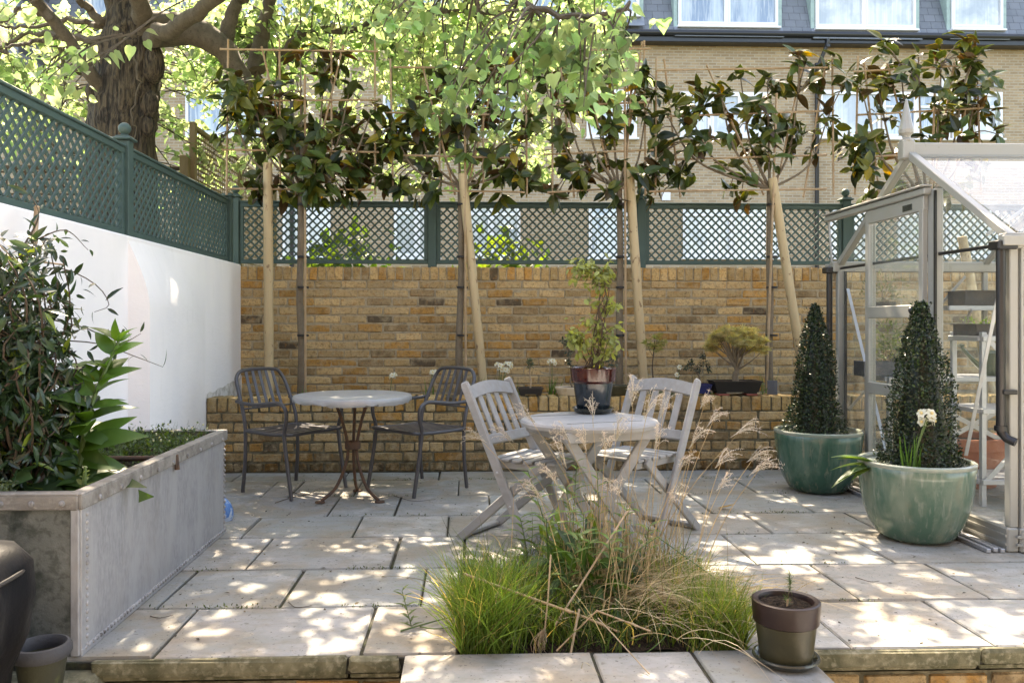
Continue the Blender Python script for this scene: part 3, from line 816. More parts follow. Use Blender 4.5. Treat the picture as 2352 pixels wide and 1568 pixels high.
def downpipe(root, xp, xo):
    d = MB()
    d.tube([(xo, -.36, eave + .1), (xo, -.36, eave - .02), (xp, -.10, eave - .62), (xp, -.10, -1)], .052, 10)
    for zz in (eave - .1, eave - .5, 4.0, 2.2): d.tube([(xp if zz < eave - .3 else xo, -.10 if zz < eave - .3 else -.36, zz - .03), (xp if zz < eave - .3 else xo, -.10 if zz < eave - .3 else -.36, zz + .03)], .062, 10)
    d.build('downpipe', M['gutter'], root, True)
downpipe(hs, x_dp, at_y(1888, 110, YH).x); downpipe(hs, at_y(672, 300, YH).x, at_y(680, 110, YH).x)
for (a, b) in ((2172, 192), (92, 188), (1530, 450)):
    p = at_y(a, b, YH - .02); v = MB(); v.box((p.x, -.02, p.z), (.22, .04, .24))
    for k in range(4): v.box((p.x - .075 + k * .05, -.045, p.z), (.015, .012, .2))
    v.build('air_vent', M['upvc'], hs)
# unseen house wall added behind the viewpoint to darken the light from there
m2 = MB(); m2.box((0.5, -3.6, 2.9), (13, .4, 7.4)); rh = struct(m2.build('added_shade_wall', M['lowbouncebrick']))
# slate hung neighbour at the far left
hl = thing('slate_hung_house', 'slate hung house end with a dark gutter at the far left', 'building', (0, YH - 1.5, 0))
px = at_y(42, 150, YH - 1.5); zb = at_y(20, 146, YH - 1.5).z
m2 = MB(); m2.box((px.x - 4, 2, zb + 3), (8, 4, 6)); m2.build('slate_cladding', M['slate'], hl)
m2 = MB(); m2.box((px.x - 4, 2.2, zb / 2 - .6), (7.8, 4, zb + 1.0)); m2.build('brick_wall', M['housebrick'], hl)
m2 = MB(); m2.box((px.x - 4, -.1, zb), (8, .2, .22), None, .02); m2.build('gutter', M['gutter'], hl)
x0, x1, z0, z1 = [*(lambda a, b: (a.x, b.x, b.z, a.z))(at_y(-20, -20, YH - 1.5), at_y(34, 40, YH - 1.5))]
window(hl, x0, x1, z0, z1, -.03, (1,), M['pane'])

# ------------------------------------------------------------------ the big tree over the left wall
def tree_pt(x, y, Y): return at_y(x, y, Y)
bt = thing('garden_tree', 'big spreading tree with furrowed trunk and bright young leaves over the left wall', 'tree', (-3.1, 7.6, -0.6))
OFF = Vector(bt.location)
def L(p): return Vector(p) - OFF
tr = MB()
TY = 7.6
pts = curve([L(tree_pt(285, 900, TY)), L(tree_pt(281, 560, TY)), L(tree_pt(278, 330, TY)), L(tree_pt(290, 230, TY)), L(tree_pt(300, 130, TY)), L(tree_pt(300, 50, TY)), L(tree_pt(285, -40, TY)), L(tree_pt(270, -200, TY))], 40)
rad = []
for i, p in enumerate(pts):
    t = i / 40
    rad.append((0.36 if t < .2 else 0.31 if t < .45 else 0.29 if t < .7 else 0.20 if t < .85 else .16) + 0.01 * math.sin(i * 1.7))
# smooth the radii
rad = [.92 * sum(rad[max(0, i - 3):i + 4]) / len(rad[max(0, i - 3):i + 4]) for i in range(41)]
tr.tube(pts, rad, 26)
v = tr.v[0]; ang = np.arctan2(v[:, 1] - v[:, 1].mean(), v[:, 0] - v[:, 0].mean())
v += unit(np.c_[np.cos(ang), np.sin(ang), 0 * ang]) * (rng.normal(0, .010, len(v)) + 0.012 * np.sin(ang * 9 + v[:, 2] * 2))[:, None]
for (a, b, r) in ((352, 150, .13), (345, 240, .10), (215, 215, .09), (340, 290, .08)):
    p = L(tree_pt(a, b, TY - .12)); tr.sphere(p, (r * .8, r * .8, r * 1.3), 10)
tr.build('trunk', M['trunk'], bt, True)
limbs = [  # (points px, Y), r0, r1
    ([(330, 70, 7.55), (430, 66, 7.5), (500, 105, 7.5), (545, 170, 7.5), (590, 245, 7.6), (690, 290, 7.9), (860, 345, 8.4), (1000, 380, 8.8)], .165, .03),
    ([(345, 90, 7.4), (400, 62, 7.1), (470, 20, 6.8), (540, -60, 6.4), (620, -200, 5.9)], .08, .045),
    ([(330, 60, 7.5), (320, 10, 7.2), (300, -60, 7.0), (280, -250, 6.7)], .09, .06),
    ([(250, 230, 7.5), (205, 165, 7.3), (150, 78, 7.1), (95, 14, 6.9), (30, -60, 6.6)], .07, .045),
    ([(255, 95, 7.6), (170, 88, 7.8), (80, 78, 8.0), (0, 110, 8.2)], .045, .018),
    ([(240, 55, 7.5), (205, 20, 7.4), (170, -20, 7.3), (110, -90, 7.0)], .05, .025),
    ([(235, 60, 7.5), (160, 48, 7.6), (70, 62, 7.6), (0, 60, 7.6)], .03, .012),
    ([(115, 40, 7.0), (60, 20, 6.9), (0, 55, 6.8)], .03, .015), ([(150, 80, 7.1), (60, 100, 7.0), (0, 120, 6.9)], .025, .012),
    ([(515, 120, 7.6), (530, 50, 7.6), (560, -20, 7.6), (600, -150, 7.4)], .08, .045),
    ([(590, 160, 7.9), (600, 80, 8.0), (625, -10, 8.0), (660, -160, 7.8)], .085, .05),
    ([(640, 130, 8.0), (700, 78, 7.9), (820, 68, 7.8), (890, 30, 7.7), (990, 26, 7.5), (1100, 30, 7.2)], .05, .02),
    ([(620, -200, 5.8), (850, -180, 5.4), (1060, -60, 5.1), (1220, 10, 4.9), (1330, 42, 4.8), (1440, 20, 4.7)], .05, .012),
    ([(560, -300, 6.2), (900, -330, 6.0), (1250, -330, 5.6), (1550, -260, 5.3)], .09, .03),
    ([(280, -250, 6.7), (420, -420, 6.2), (760, -520, 5.8), (1100, -560, 5.5)], .10, .03),
    ([(600, -150, 7.4), (850, -230, 7.4), (1150, -200, 7.3), (1400, -120, 7.2)], .06, .02),
    ([(860, 345, 8.4), (960, 330, 8.6), (1100, 370, 9.0)], .03, .01),
    ([(660, -160, 7.8), (800, -120, 8.2), (1000, -60, 8.6), (1300, -20, 9.0)], .05, .015),
    ([(140, 110, 8.4), (150, 200, 8.4), (125, 300, 8.4), (110, 400, 8.4)], .02, .012),
    ([(310, 120, 7.2), (318, 200, 7.2), (305, 260, 7.2), (312, 330, 7.2)], .010, .005),
]
lb = MB(); limb_pts = []
for P, r0, r1 in limbs:
    c = curve([L(tree_pt(*p)) for p in P], 18)
    c = [q + Vector(rng.normal(0, .012, 3)) for q in c]
    lb.tube(c, [r1 + (r0 - r1) * (1 - k / 18) ** 1.5 for k in range(19)], 10 if r0 > .05 else 6)
    limb_pts += [q for q in c]
LP = np.array([tuple(q) for q in limb_pts])
# leaf clusters: (px, py, Y, spread, count) seen in the picture, then the canopy above that throws the dappled shade
cl = []
def scatter(n, x0, x1, y0, y1, Y0, Y1, cnt, spread):
    for _ in range(n):
        Y = random.uniform(Y0, Y1)
        cl.append((tree_pt(random.uniform(x0, x1), random.uniform(y0, y1), Y), spread * random.uniform(.7, 1.25), cnt))
scatter(80, 400, 1000, 0, 150, 7.6, 10.5, 20, .28)
scatter(90, 820, 1460, 0, 160, 7.0, 10.5, 20, .27)
scatter(34, 880, 1440, 130, 260, 7.6, 10.0, 18, .26)
scatter(34, 480, 900, 100, 400, 8.3, 10.5, 16, .28); scatter(30, 880, 1260, 120, 420, 8.3, 10.5, 15, .28)
scatter(26, 380, 640, 60, 420, 8.2, 10.5, 15, .26)
scatter(18, 900, 1280, 250, 420, 8.0, 10.0, 14, .26)
scatter(60, -40, 240, 0, 330, 7.9, 10.0, 15, .27)
scatter(40, 240, 520, 20, 440, 8.4, 11, 15, .27)
scatter(10, 20, 240, 130, 420, 8.6, 11, 14, .3)
scatter(22, 1040, 1470, 20, 215, 4.5, 5.4, 11, .17)
scatter(9, 1010, 1260, 150, 300, 4.8, 5.6, 10, .16)
scatter(4, 70, 240, 140, 185, 5.2, 5.6, 9, .13)
scatter(3, -20, 60, 0, 40, 5.0, 5.4, 8, .14); scatter(4, 900, 1000, 0, 40, 4.8, 5.2, 10, .15)
def canopy(n, X0, X1, Y0, Y1, Z0, Z1, cnt, spread):
    k = 0
    while k < n:
        p = Vector((random.uniform(X0, X1), random.uniform(Y0, Y1), random.uniform(Z0, Z1)))
        zmax = EYE + (CY + 60) / FPX * p.y        # leave the picture's own window to the measured clusters
        if p.z < zmax + .12: 
            k += .02; continue
        cl.append((p, spread * random.uniform(.7, 1.25), cnt)); k += 1
def shade(n, x0, x1, y0, y1, cnt, spread):      # boughs between the sun and the terrace
    for _ in range(n):
        y = random.uniform(y0, y1); z = (1.32 + .422 * y) / .66 + random.uniform(.05, 1.1)
        cl.append((Vector((random.uniform(x0, x1), y, 0)) + SUN * (z / SUN.z), spread * random.uniform(.7, 1.25), cnt))
shade(180, -2.0, 1.0, 2.2, 4.0, 26, .17); shade(44, -2.0, 1.6, 4.2, 6.4, 32, .16); shade(80, 1.0, 3.4, 2.2, 4.2, 24, .16); shade(40, 1.6, 3.4, 4.2, 6.4, 28, .2)
canopy(22, -4.6, 0.5, 6.0, 9.8, 4.4, 6.4, 22, .24)
canopy(60, -6.5, -2.2, 5.0, 11, 4.0, 7, 22, .34)
HT = heart_tpl()
lv = MB()
for (p, sp, cnt) in cl:
    q = np.array(tuple(L(p)))
    dist = np.linalg.norm(LP - q, axis=1); j = int(dist.argmin())
    a = LP[j] if dist[j] < 1.6 else q + (LP[j] - q) / dist[j] * .7
    mid = (a + q) / 2 + rng.normal(0, .05, 3) + np.array((0, 0, .08))
    tip = q + (q - a) / max(np.linalg.norm(q - a), .1) * sp * .8 + np.array((0, 0, -.08))
    tw_ = curve([a, mid, q, tip], 9)
    lb.tube(tw_, lerp_r(.010, .0025, 9), 4)
    loc = []
    n = int(cnt * 1.55 * random.uniform(.7, 1.3))
    for k in range(n):
        t = random.uniform(.4, 1.0); b = np.array(tuple(tw_[int(t * 9)]))
        loc.append(b + rng.normal(0, sp * .42, 3) * np.array((1, 1, .6)))
    loc = np.array(loc)
    dirs = unit(rng.normal(0, 1, (n, 3)) * np.array((1, 1, .45)) + np.array((0, -.1, -.55)))
    nr = unit(rng.normal(0, .55, (n, 3)) + np.array((0, .15, 1.0)))
    F_ = frames(dirs, nr) * rng.uniform(.04, .10, n)[:, None, None]
    base = np.array((0.105, 0.175, 0.05)) if random.random() < .6 else np.array((0.14, 0.20, 0.07))
    colr = base * random.uniform(.7, 1.3) * rng.uniform(.6, 1.35, (n, 1)) * rng.uniform(.9, 1.1, (n, 3))
    lv.inst(HT[0], HT[1], F_, loc, colr)
lb.build('limbs', M['limbbark'], bt, True)
lv.build('crown', M['limeleaf'], bt)

# greenery in the gardens behind the trellis
def bush(name, label, p, rx, ry, rz, n, base, tpl, size, m_, cat='shrub', stems=8):
    t = thing(name, label, cat, p)
    s_ = MB()
    for k in range(stems):
        a = random.uniform(0, 6.28); s_.tube(curve([(0, 0, 0), (math.cos(a) * rx * .3, math.sin(a) * ry * .3, rz), (math.cos(a) * rx * .7, math.sin(a) * ry * .7, rz * 1.6)], 6), lerp_r(.014, .004, 6), 5)
    s_.build('stems', M['twig'], t)
    u = unit(rng.normal(size=(n, 3))); r = rng.uniform(.45, 1.0, (n, 1)) ** .6
    lump = 1 + .22 * np.sin(u[:, :1] * 7 + 1) * np.cos(u[:, 1:2] * 6 + u[:, 2:] * 5)
    loc = u * r * lump * np.array((rx, ry, rz)) + np.array((0, 0, rz))
    d = unit(u + rng.normal(0, .6, (n, 3)) + np.array((0, 0, -.2))); nr = unit(u + rng.normal(0, .5, (n, 3)) + np.array((0, 0, .5)))
    b = MB(); b.inst(tpl[0], tpl[1], frames(d, nr) * rng.uniform(.7, 1.3, n)[:, None, None] * size, loc, np.array(base) * rng.uniform(.6, 1.4, (n, 1)) * rng.uniform(.9, 1.1, (n, 3)))
    b.build('foliage', m_, t); return t
LF = leaf_tpl(.5, 3, .2, .2, 'oval')
bush('garden_shrub', 'green leafy shrub behind the trellis beside the first stake', (-1.3, 9.0, .2), .75, .5, .95, 1100, (.07, .13, .03), HT, .10, M['softleaf'])
bush('garden_shrub', 'bright green shrub behind the trellis beside the second trellis post', (.35, 9.3, .2), .8, .5, .95, 1000, (.085, .14, .03), HT, .10, M['softleaf'])
bush('garden_shrub', 'leafy shrub behind the green trellis at the far left', (-3.6, 8.0, .2), .7, .35, .85, 500, (.06, .11, .03), HT, .09, M['softleaf'])

# ------------------------------------------------------------------ pleached magnolias, frames and stakes
YT = 6.85
ML = leaf_tpl(.50, 5, .22, .20, 'lance')
names_t = ['pleached magnolia nearest the white wall with a dense dark crown', 'pleached magnolia second from the white wall under the hanging tree leaves',
           'thin crowned pleached magnolia in the middle, standing behind the wooden table', 'airy pleached magnolia left of the greenhouse with bronze leaf tips',
           'tall bushy pleached magnolia rising behind the greenhouse roof']
TREES = [  # trunk px, crown left, right, top, fork y, rosettes
    (691, 505, 880, 95, 430, 120), (1057, 880, 1225, 140, 425, 92), (1422, 1245, 1500, 110, 430, 62), (1768, 1490, 1925, 110, 430, 88), (2130, 1950, 2265, 70, 460, 92)]
def ribbon_leaves(mb, pos, axis, n, size):
    """a whorl of stiff two-faced leaves: dark glossy top, rusty underside"""
    ax = unit(np.asarray(axis, float)[None])[0]
    a0 = random.uniform(0, 6.28)
    b1 = unit(np.cross(ax, np.array((.3, .9, .2)))[None])[0]; b2 = np.cross(ax, b1)
    for k in range(n):
        th = a0 + k * 2.4
        out = b1 * math.cos(th) + b2 * math.sin(th)
        d = out * random.uniform(.6, 1.1) + ax * random.uniform(-.1, .8) + np.array((0, 0, random.uniform(-.75, .1))) + rng.normal(0, .3, 3)
        nr = ax * 1.0 - out * .3 + rng.normal(0, .45, 3) + np.array((0, -.25, .3))
        Fm = frames(d[None], nr[None]) * (size * random.uniform(.65, 1.15))
        base = pos + ax * random.uniform(-.09, .05) + rng.normal(0, .012, 3)
        u = random.random()
        top = np.array((.056, .086, .022)) * random.uniform(.2, 1.9)
        if u < .035: top = np.array((.30, .25, .035))
        elif u < .34: top = np.array((.14, .15, .03))
        elif u < .39: top = np.array((.075, .046, .02))
        und = np.array((.085, .050, .022)) if random.random() < .25 else np.array((.062, .085, .03))
        if u < .035: und = top
        mb.inst(ML[0], ML[1], Fm, base[None], top[None])
        mb.inst(ML[0], [f[:, ::-1] for f in ML[1]], Fm, (base - Fm[0, :, 2] * .012)[None], und[None])
for i, (tx, cl_, cr_, ct, fk, nros) in enumerate(TREES):
    b = at_y(tx, 905, YT); b.z = ZL - .08
    fork = at_y(tx, fk, YT)
    t = thing('magnolia_tree', names_t[i], 'tree', b, 0, 'pleached magnolias along the back wall')
    def l(p): return Vector(p) - b
    tk = MB()
    tp = [l(b)] + [l((b.x + random.uniform(-.012, .012), YT, z)) for z in (.9, 1.3, 1.7)] + [l(fork)]
    tk.tube(curve(tp, 14), lerp_r(.034, .024, 14), 10)
    tk.build('trunk', M['bark'], t, True)
    br = MB(); lvs = MB(); mains = []
    nb = 7
    for k in range(nb):
        f = (k + .5) / nb
        ex = at_y(cl_ + (cr_ - cl_) * f, ct + 40 + 130 * abs(f - .5) * 2 + random.uniform(-10, 30), YT)
        e = Vector((ex.x, YT + random.uniform(-.10, .10), ex.z)); m_ = (fork + e) / 2 + Vector(((e.x - fork.x) * .18, 0, -.10))
        c = curve([l(fork) - Vector((0, 0, .02)), l(m_), l(e)], 14); br.tube(c, lerp_r(.014, .005, 14), 6); mains.append(c)
    cents = [((q + random.random()) / max(6, nros // 5), random.random() ** 1.05) for q in range(max(6, nros // 5))]
    for k in range(int(nros * .80)):
        if k < nb: p = mains[k][-1] + Vector((0, 0, .03)); pr = mains[k][-3]
        else:
            cc_ = random.choice(cents); f = min(1, max(0, cc_[0] + random.gauss(0, .10))); yy = ct + 25 + (418 - ct) * min(1, max(0, cc_[1] + random.gauss(0, .12)))
            q = at_y(cl_ + (cr_ - cl_) * f, yy, YT); p = l((q.x, YT + random.uniform(-.20, .20), q.z))
            near = min((c[j] for c in mains for j in range(3, 15)), key=lambda v_: (v_ - p).length)
            br.tube(curve([near, (near + p) / 2 + Vector((0, 0, .03)), p], 5), lerp_r(.006, .004, 5), 5); pr = near
        ax = np.array(tuple((p - pr).normalized())) + np.array((0, -.15, .75)) + rng.normal(0, .3, 3)
        ribbon_leaves(lvs, np.array(tuple(p)), ax, random.randint(6, 10), .150)
    br.build('branches', M['bark'], t, True); lvs.build('crown', M['maglolia'], t)
    # bamboo frame
    fl = ['square bamboo frame behind the dense magnolia nearest the white wall', 'square bamboo frame holding the second magnolia from the white wall', 'bamboo frame fanned behind the thin magnolia in the middle',
          'leaning bamboo frame holding the airy magnolia left of the greenhouse', 'bamboo frame with forked tops behind the greenhouse ridge'][i]
    fr = thing('bamboo_trellis', fl, 'plant frame', (b.x, YT - .02, b.z), 0, 'bamboo frames behind the magnolias')
    fo = Vector(fr.location)
    y_off = .0
    def cane(x0, y0, x1, y1, dy, r=.0105):
        p, q = at_y(x0, y0, YT - .02), at_y(x1, y1, YT - .02)
        p, q = Vector((p.x, p.y + dy, p.z)) - fo, Vector((q.x, q.y + dy, q.z)) - fo
        c = MB(); n = 9; P = [p.lerp(q, k / n) for k in range(n + 1)]
        P2, rr = [], []
        for k in range(n + 1):
            d = (q - p).normalized() * .004
            P2 += [P[k] - d * 2, P[k], P[k] + d * 2]; rr += [r, r * 1.22, r]
        c.tube(P2, [q * .82 for q in rr], 7); c.build('cane', M['bamboo'], fr, True)
    X0, X1 = cl_ + 20, cr_ - 15
    tilt = (0, 3, -4, -12, -14)[i]
    top = ct + (22 if i < 2 else 10 if i == 2 else 50 if i == 3 else 85)
    for yy in (top, top + (437 - top) * .37, top + (437 - top) * .72, 437 if i != 4 else 455):
        cane(X0 - 12 + random.uniform(-8, 30), yy - tilt * .6 + random.uniform(-5, 5), X1 + 12 - random.uniform(-8, 30), yy + tilt * .6 + random.uniform(-5, 5), -.015)
    for xx in ((X0, X0 + (X1 - X0) * .34, X0 + (X1 - X0) * .68, X1) if i < 2 else (X0, X1)):
        cane(xx + random.uniform(-5, 5), top - 25, xx + random.uniform(-6, 6), 445, .01)
    cane(tx - 12, 445, X0 + (tx - X0) * .45, top - 10, .025); cane(tx + 14, 445, X1 - (X1 - tx) * .45, top - 12, .025)
    if i >= 2: cane(X0 + 18, top - 25, X0 + 55, 450, .035); cane(X1 - 8, top - 25, X1 - 60, 450, .035)
    cane(tx + (13 if i < 3 else -12), 905, tx + 12 + random.uniform(-3, 3), top + 60, -.045, .0125)
    ti = MB()
    for yy in (470, 590, 660, 770):
        q = at_y(tx + 5, yy, YT - .02) - fo; ti.tube([q + Vector((0, 0, -.008)), q + Vector((0, 0, .008))], .047, 10)
    ti.build('tree_ties', M['tie'], fr, True)
stk = [((620, 860), (619, 378), 'upright pale timber stake between the white wall and first magnolia'), ((1108, 862), (1062, 402), 'leaning pale timber stake crossing beside the second magnolia'),
       ((1476, 872), (1442, 392), 'pale timber stake just right of the thin middle magnolia'), ((1838, 835), (1768, 412), 'strongly leaning timber stake beside the left cone shrub'),
       ((2262, 850), (2200, 545), 'leaning timber stake seen through the greenhouse glass')]
for (a, b_, lab) in stk:
    p, q = at_y(*a, YT + .02), at_y(*b_, YT + .02); p = Vector((p.x, p.y - .03, p.z)); q = Vector((q.x, q.y - .06, q.z))
    d = (p - q).normalized(); p = p + d * max(0, (p.z - (ZL - .15)) / -d.z if d.z < -.1 else 0)
    s_ = MB(); n = 12; P = [p.lerp(q, k / n) for k in range(n + 1)]
    s_.tube([v_ - p for v_ in P], [.038 + .0015 * math.sin(k * 2) for k in range(n + 1)], 14)
    o = s_.build('timber_stake', M['stake'], None, True); o.location = p; tag(o, lab, 'stake', 'timber stakes in the raised bed')

# ------------------------------------------------------------------ galvanised water tank planter
TX0, TX1, TY0, TY1, TZ = -1.90, -1.297, 2.81, 4.46, 0.54
tk = thing('metal_tank', 'riveted galvanised water tank planted up beside the white wall', 'planter', ((TX0 + TX1) / 2, (TY0 + TY1) / 2, 0))
w2, l2 = (TX1 - TX0) / 2, (TY1 - TY0) / 2
mb = MB(); mb.box((w2 - .006, 0, TZ / 2), (.012, 2 * l2, TZ), None, .003); mb.box((-w2 + .006, 0, TZ / 2), (.012, 2 * l2, TZ), None, .003)
mb.box((0, l2 - .006, TZ / 2), (2 * w2 - .03, .012, TZ), None, .003); mb.box((0, 0, .01), (2 * w2 - .02, 2 * l2 - .02, .012))
mb.build('side_panels', M['zinc'], tk)
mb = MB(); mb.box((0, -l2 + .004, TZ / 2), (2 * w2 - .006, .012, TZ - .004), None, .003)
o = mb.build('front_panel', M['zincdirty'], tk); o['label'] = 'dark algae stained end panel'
mb = MB()
mb.box((w2 + .006, 0, TZ - .022), (.016, 2 * l2 + .02, .05), None, .004); mb.box((w2 - .012, 0, TZ + .004), (.05, 2 * l2 + .02, .008), None, .003)
mb.box((0, -l2 - .006, TZ - .022), (2 * w2, .016, .05), None, .004); mb.box((0, -l2 + .012, TZ + .005), (2 * w2, .05, .008), None, .003)
mb.box((-w2 + .01, 0, TZ + .003), (.05, 2 * l2, .008), None, .003); mb.box((0, l2 - .01, TZ + .0035), (2 * w2, .05, .008), None, .003)
mb.build('rim', M['rim'], tk)
mb = MB()
mb.box((w2 + .002, -l2 + .028, TZ / 2 - .02), (.010, .055, TZ - .05), None, .003); mb.box((w2 - .012, -l2 - .003, TZ / 2 - .02), (.028, .012, TZ - .05), None, .003)
mb.box((w2 + .003, 0, .014), (.012, 2 * l2, .026), None, .003)
def rivet(p, r=.0075, ax=0):
    rr = [r * 1.2] * 3; rr[ax] = r * .9; mb.sphere(p, tuple(rr), 8, (.30, .27, .24))  # dark tint paints in the shadow around each rivet
for k in range(17): rivet((w2 + .008, -l2 + .040, .03 + k * .0275)); 
for k in range(17): rivet((w2 + .003, l2 - .012, .03 + k * .0275))
for k in range(58): rivet((w2 + .009, -l2 + .03 + k * .0282, .022), .006)
for k in range(9): rivet((w2 + .015, -l2 + .12 + k * .18, TZ - .03), .009)
for k in range(6): rivet((w2 - .05 - k * .1, -l2 - .015, TZ - .024), .009, 1)
mb.build('riveted_angles', M['zinc'], tk, True)
mb = MB(); mb.tube([(-w2 + .01, .06, TZ - .02), (w2 - .03, .06, TZ - .02), (w2 + .012, .06, TZ - .01), (w2 + .016, .06, TZ - .07)], .012, 8); mb.build('tie_rod', M['rust'], tk, True)
mb = MB(); mb.box((0, 0, TZ - .085), (2 * w2 - .03, 2 * l2 - .03, .03)); mb.build('soil', M['soil'], tk)
# plants in the tank
def plant_root(name, label, p, cat='plant', group=None): return thing(name, label, cat, p, 0, group)
# evergreen climber
c0 = Vector((-1.66, 3.12, TZ - .07))
cb_ = plant_root('evergreen_climber', 'dark glossy evergreen climber tangled up canes at the left edge', c0, 'climber')
st, lf = MB(), MB()
LL = leaf_tpl(.30, 4, .22, .25, 'lance')
locs, dirs = [], []
for k in range(64):
    a = random.uniform(0, 6.28); h = random.uniform(.4, 1.0)
    w = .20 * (1.05 - .5 * h)
    P = curve([(random.uniform(-.06, .06), random.uniform(-.06, .06), 0), (random.uniform(-.16, .12), random.uniform(-.18, .18), h * .4), (random.uniform(-.2, .16) , random.uniform(-.22, .22), h * .75), (random.uniform(-.2, .16), random.uniform(-.2, .22), h)], 14)
    st.tube(P, lerp_r(.006, .002, 14), 4)
    for q in P[2:]:
        for _ in range(4):
            locs.append(np.array(tuple(q)) + rng.normal(0, .025, 3)); dirs.append(rng.normal(0, 1, 3) + np.array((0, 0, -.2)))
for ext in ([(-.05, .12, .84), (.06, .20, .86), (.16, .27, .80), (.20, .30, .72), (.15, .28, .69)], [(.0, .2, .58), (.12, .38, .56), (.22, .52, .50), (.30, .62, .45)], [(.02, .2, .66), (.12, .3, .62), (.2, .4, .56), (.25, .5, .60)],
            [(0, 0, .9), (.02, .1, 1.05), (-.02, .12, 1.14)], [(.02, .05, .95), (.12, .1, 1.0), (.18, .16, .93)]):
    P = curve(ext, 12); st.tube(P, lerp_r(.004, .0012, 12), 4)
    for q in P[::2]:
        for _ in range(1): locs.append(np.array(tuple(q)) + rng.normal(0, .006, 3)); dirs.append(rng.normal(0, 1, 3))
locs, dirs = np.array(locs), np.array(dirs); n = len(locs)
nr = unit(rng.normal(0, .6, (n, 3)) + np.array((.3, -.4, .8)))
cc = np.array((.019, .042, .016)) * rng.uniform(.6, 1.6, (n, 1)); yl = rng.random(n) < .10; cc[yl] = np.array((.16, .22, .03)) * rng.uniform(.7, 1.2, (yl.sum(), 1))
lf.inst(LL[0], LL[1], frames(dirs, nr) * rng.uniform(.035, .085, n)[:, None, None], locs, cc)
st.build('stems', M['twig'], cb_); lf.build('leaves', M['bushleaf'], cb_)
for (a, b_, lab) in (((-1.72, 3.2, .4), (-1.85, 3.62, 1.61), 'upright bamboo cane leaning on the white wall within the climber'), ((-1.88, 3.25, 1.38), (-1.80, 3.75, 1.375), 'thin level cane tied across the leaning cane')):
    m_ = MB(); a, b_ = Vector(a), Vector(b_); P = []; rr = []
    for k in range(9):
        q = a.lerp(b_, k / 8) - a; dd = (b_ - a).normalized() * .006; P += [q - dd, q, q + dd]; r = .011 if lab[0] == 'u' else .004; rr += [r, r * 1.25, r]
    m_.tube(P, rr, 7); o = m_.build('bamboo_cane', M['bamboo'], None, True); o.location = a; tag(o, lab, 'cane')
# tall broad leaved plant (foxglove like spire)
def spire(name, label, p, h, nl, size, lean=(0.05, .05), base=(.045, .085, .025), tpl=None, m_='softleaf', basal=10):
    t = plant_root(name, label, p)
    s_ = MB(); P = curve([(0, 0, 0), (lean[0] * .3, lean[1] * .3, h * .5), (lean[0], lean[1], h)], 12); s_.tube(P, lerp_r(.013, .005, 12), 7); s_.build('stem', M['stem'], t, True)
    lf = MB(); tpl = tpl or leaf_tpl(.34, 7, .30, .55, 'lance')
    for k in range(nl):
        f = k / nl; th = k * 2.4 + random.uniform(-.5, .5); q = np.array(tuple(P[min(12, int(f * 12))]))
        up = -.05 + 1.35 * f
        d = np.array((math.cos(th), math.sin(th), up)); nr = np.array((-math.cos(th) * .45, -math.sin(th) * .45 - .75, .9))
        sz = size * (1 - .62 * f) * random.uniform(.6, 1.25)
        d = d + rng.normal(0, .28, 3); nr = nr + rng.normal(0, .4, 3)
        lf.inst(tpl[0], tpl[1], frames(d[None], nr[None]) * sz, q[None], (np.array(base) * random.uniform(.6, 1.4) * (1 + 1.0 * f))[None])
    for k in range(basal):
        th = random.uniform(0, 6.28); d = np.array((math.cos(th), math.sin(th), random.uniform(.3, .8))); nr = np.array((-math.cos(th) * .8, -math.sin(th) * .8 - .5, 1.0))
        lf.inst(tpl[0], tpl[1], frames(d[None], nr[None]) * size * random.uniform(.75, 1.15), np.array((rng.normal(0, .03), rng.normal(0, .03), .01))[None], (np.array(base) * random.uniform(.6, 1.1))[None])
    lf.build('leaves', M[m_], t, True); return t
spire('foxglove_plant', 'tall broad leaved green plant with a pointed spire in the tank', (-1.52, 3.26, TZ - .07), .62, 64, .24, (.12, .16), basal=22, base=(.045, .10, .018), tpl=leaf_tpl(.44, 7, .22, .42, 'lance'))
spire('foxglove_plant', 'low rosette of big leathery leaves near the front of the tank', (-1.66, 3.02, TZ - .07), .10, 8, .20, (0, 0), (.032, .062, .024), leaf_tpl(.55, 6, .15, .5, 'oval'), basal=14)
spire('herb_plant', 'small pale green herb sprig at the front rim of the tank', (-1.36, 2.98, TZ - .06), .13, 18, .05, (.01, -.01), (.12, .16, .05), leaf_tpl(.5, 4, .2, .2), basal=6)
spire('foxglove_plant', 'mid green leaf clump beside the tie rod of the tank', (-1.60, 3.50, TZ - .07), .08, 10, .13, (0, 0), (.045, .085, .025), leaf_tpl(.45, 6, .2, .5, 'oval'), basal=12)
gc = MB(); n = 2600
x = rng.uniform(TX0 + .06, TX1 - .03, n); y = rng.uniform(3.78, TY1 - .03, n)
hh = .045 + .06 * np.abs(np.sin(x * 23) * np.cos(y * 17))
loc = np.c_[x, y, TZ - .07 + rng.random(n) * hh * 1.3]
cc = np.array((.06, .10, .035)) * rng.uniform(.6, 1.6, (n, 1))
SL = leaf_tpl(.45, 2, .2, .1)
gc.inst(SL[0], SL[1], frames(rng.normal(0, 1, (n, 3)) + np.array((0, 0, .3)), unit(rng.normal(0, .5, (n, 3)) + np.array((0, 0, 1)))) * rng.uniform(.014, .032, n)[:, None, None], loc, cc)
n = 60; b0 = np.c_[rng.uniform(TX0 + .2, TX1 - .03, n), rng.uniform(4.1, TY1 - .03, n), np.full(n, TZ - .05)]
ribbons(gc, b0, np.array((0, 0, 1.0)) + rng.normal(0, .2, (n, 3)), rng.normal(0, .4, (n, 3)), rng.uniform(.06, .14, n), np.full(n, .002), 4, np.tile((.10, .12, .05), (n, 1)))
n = 26
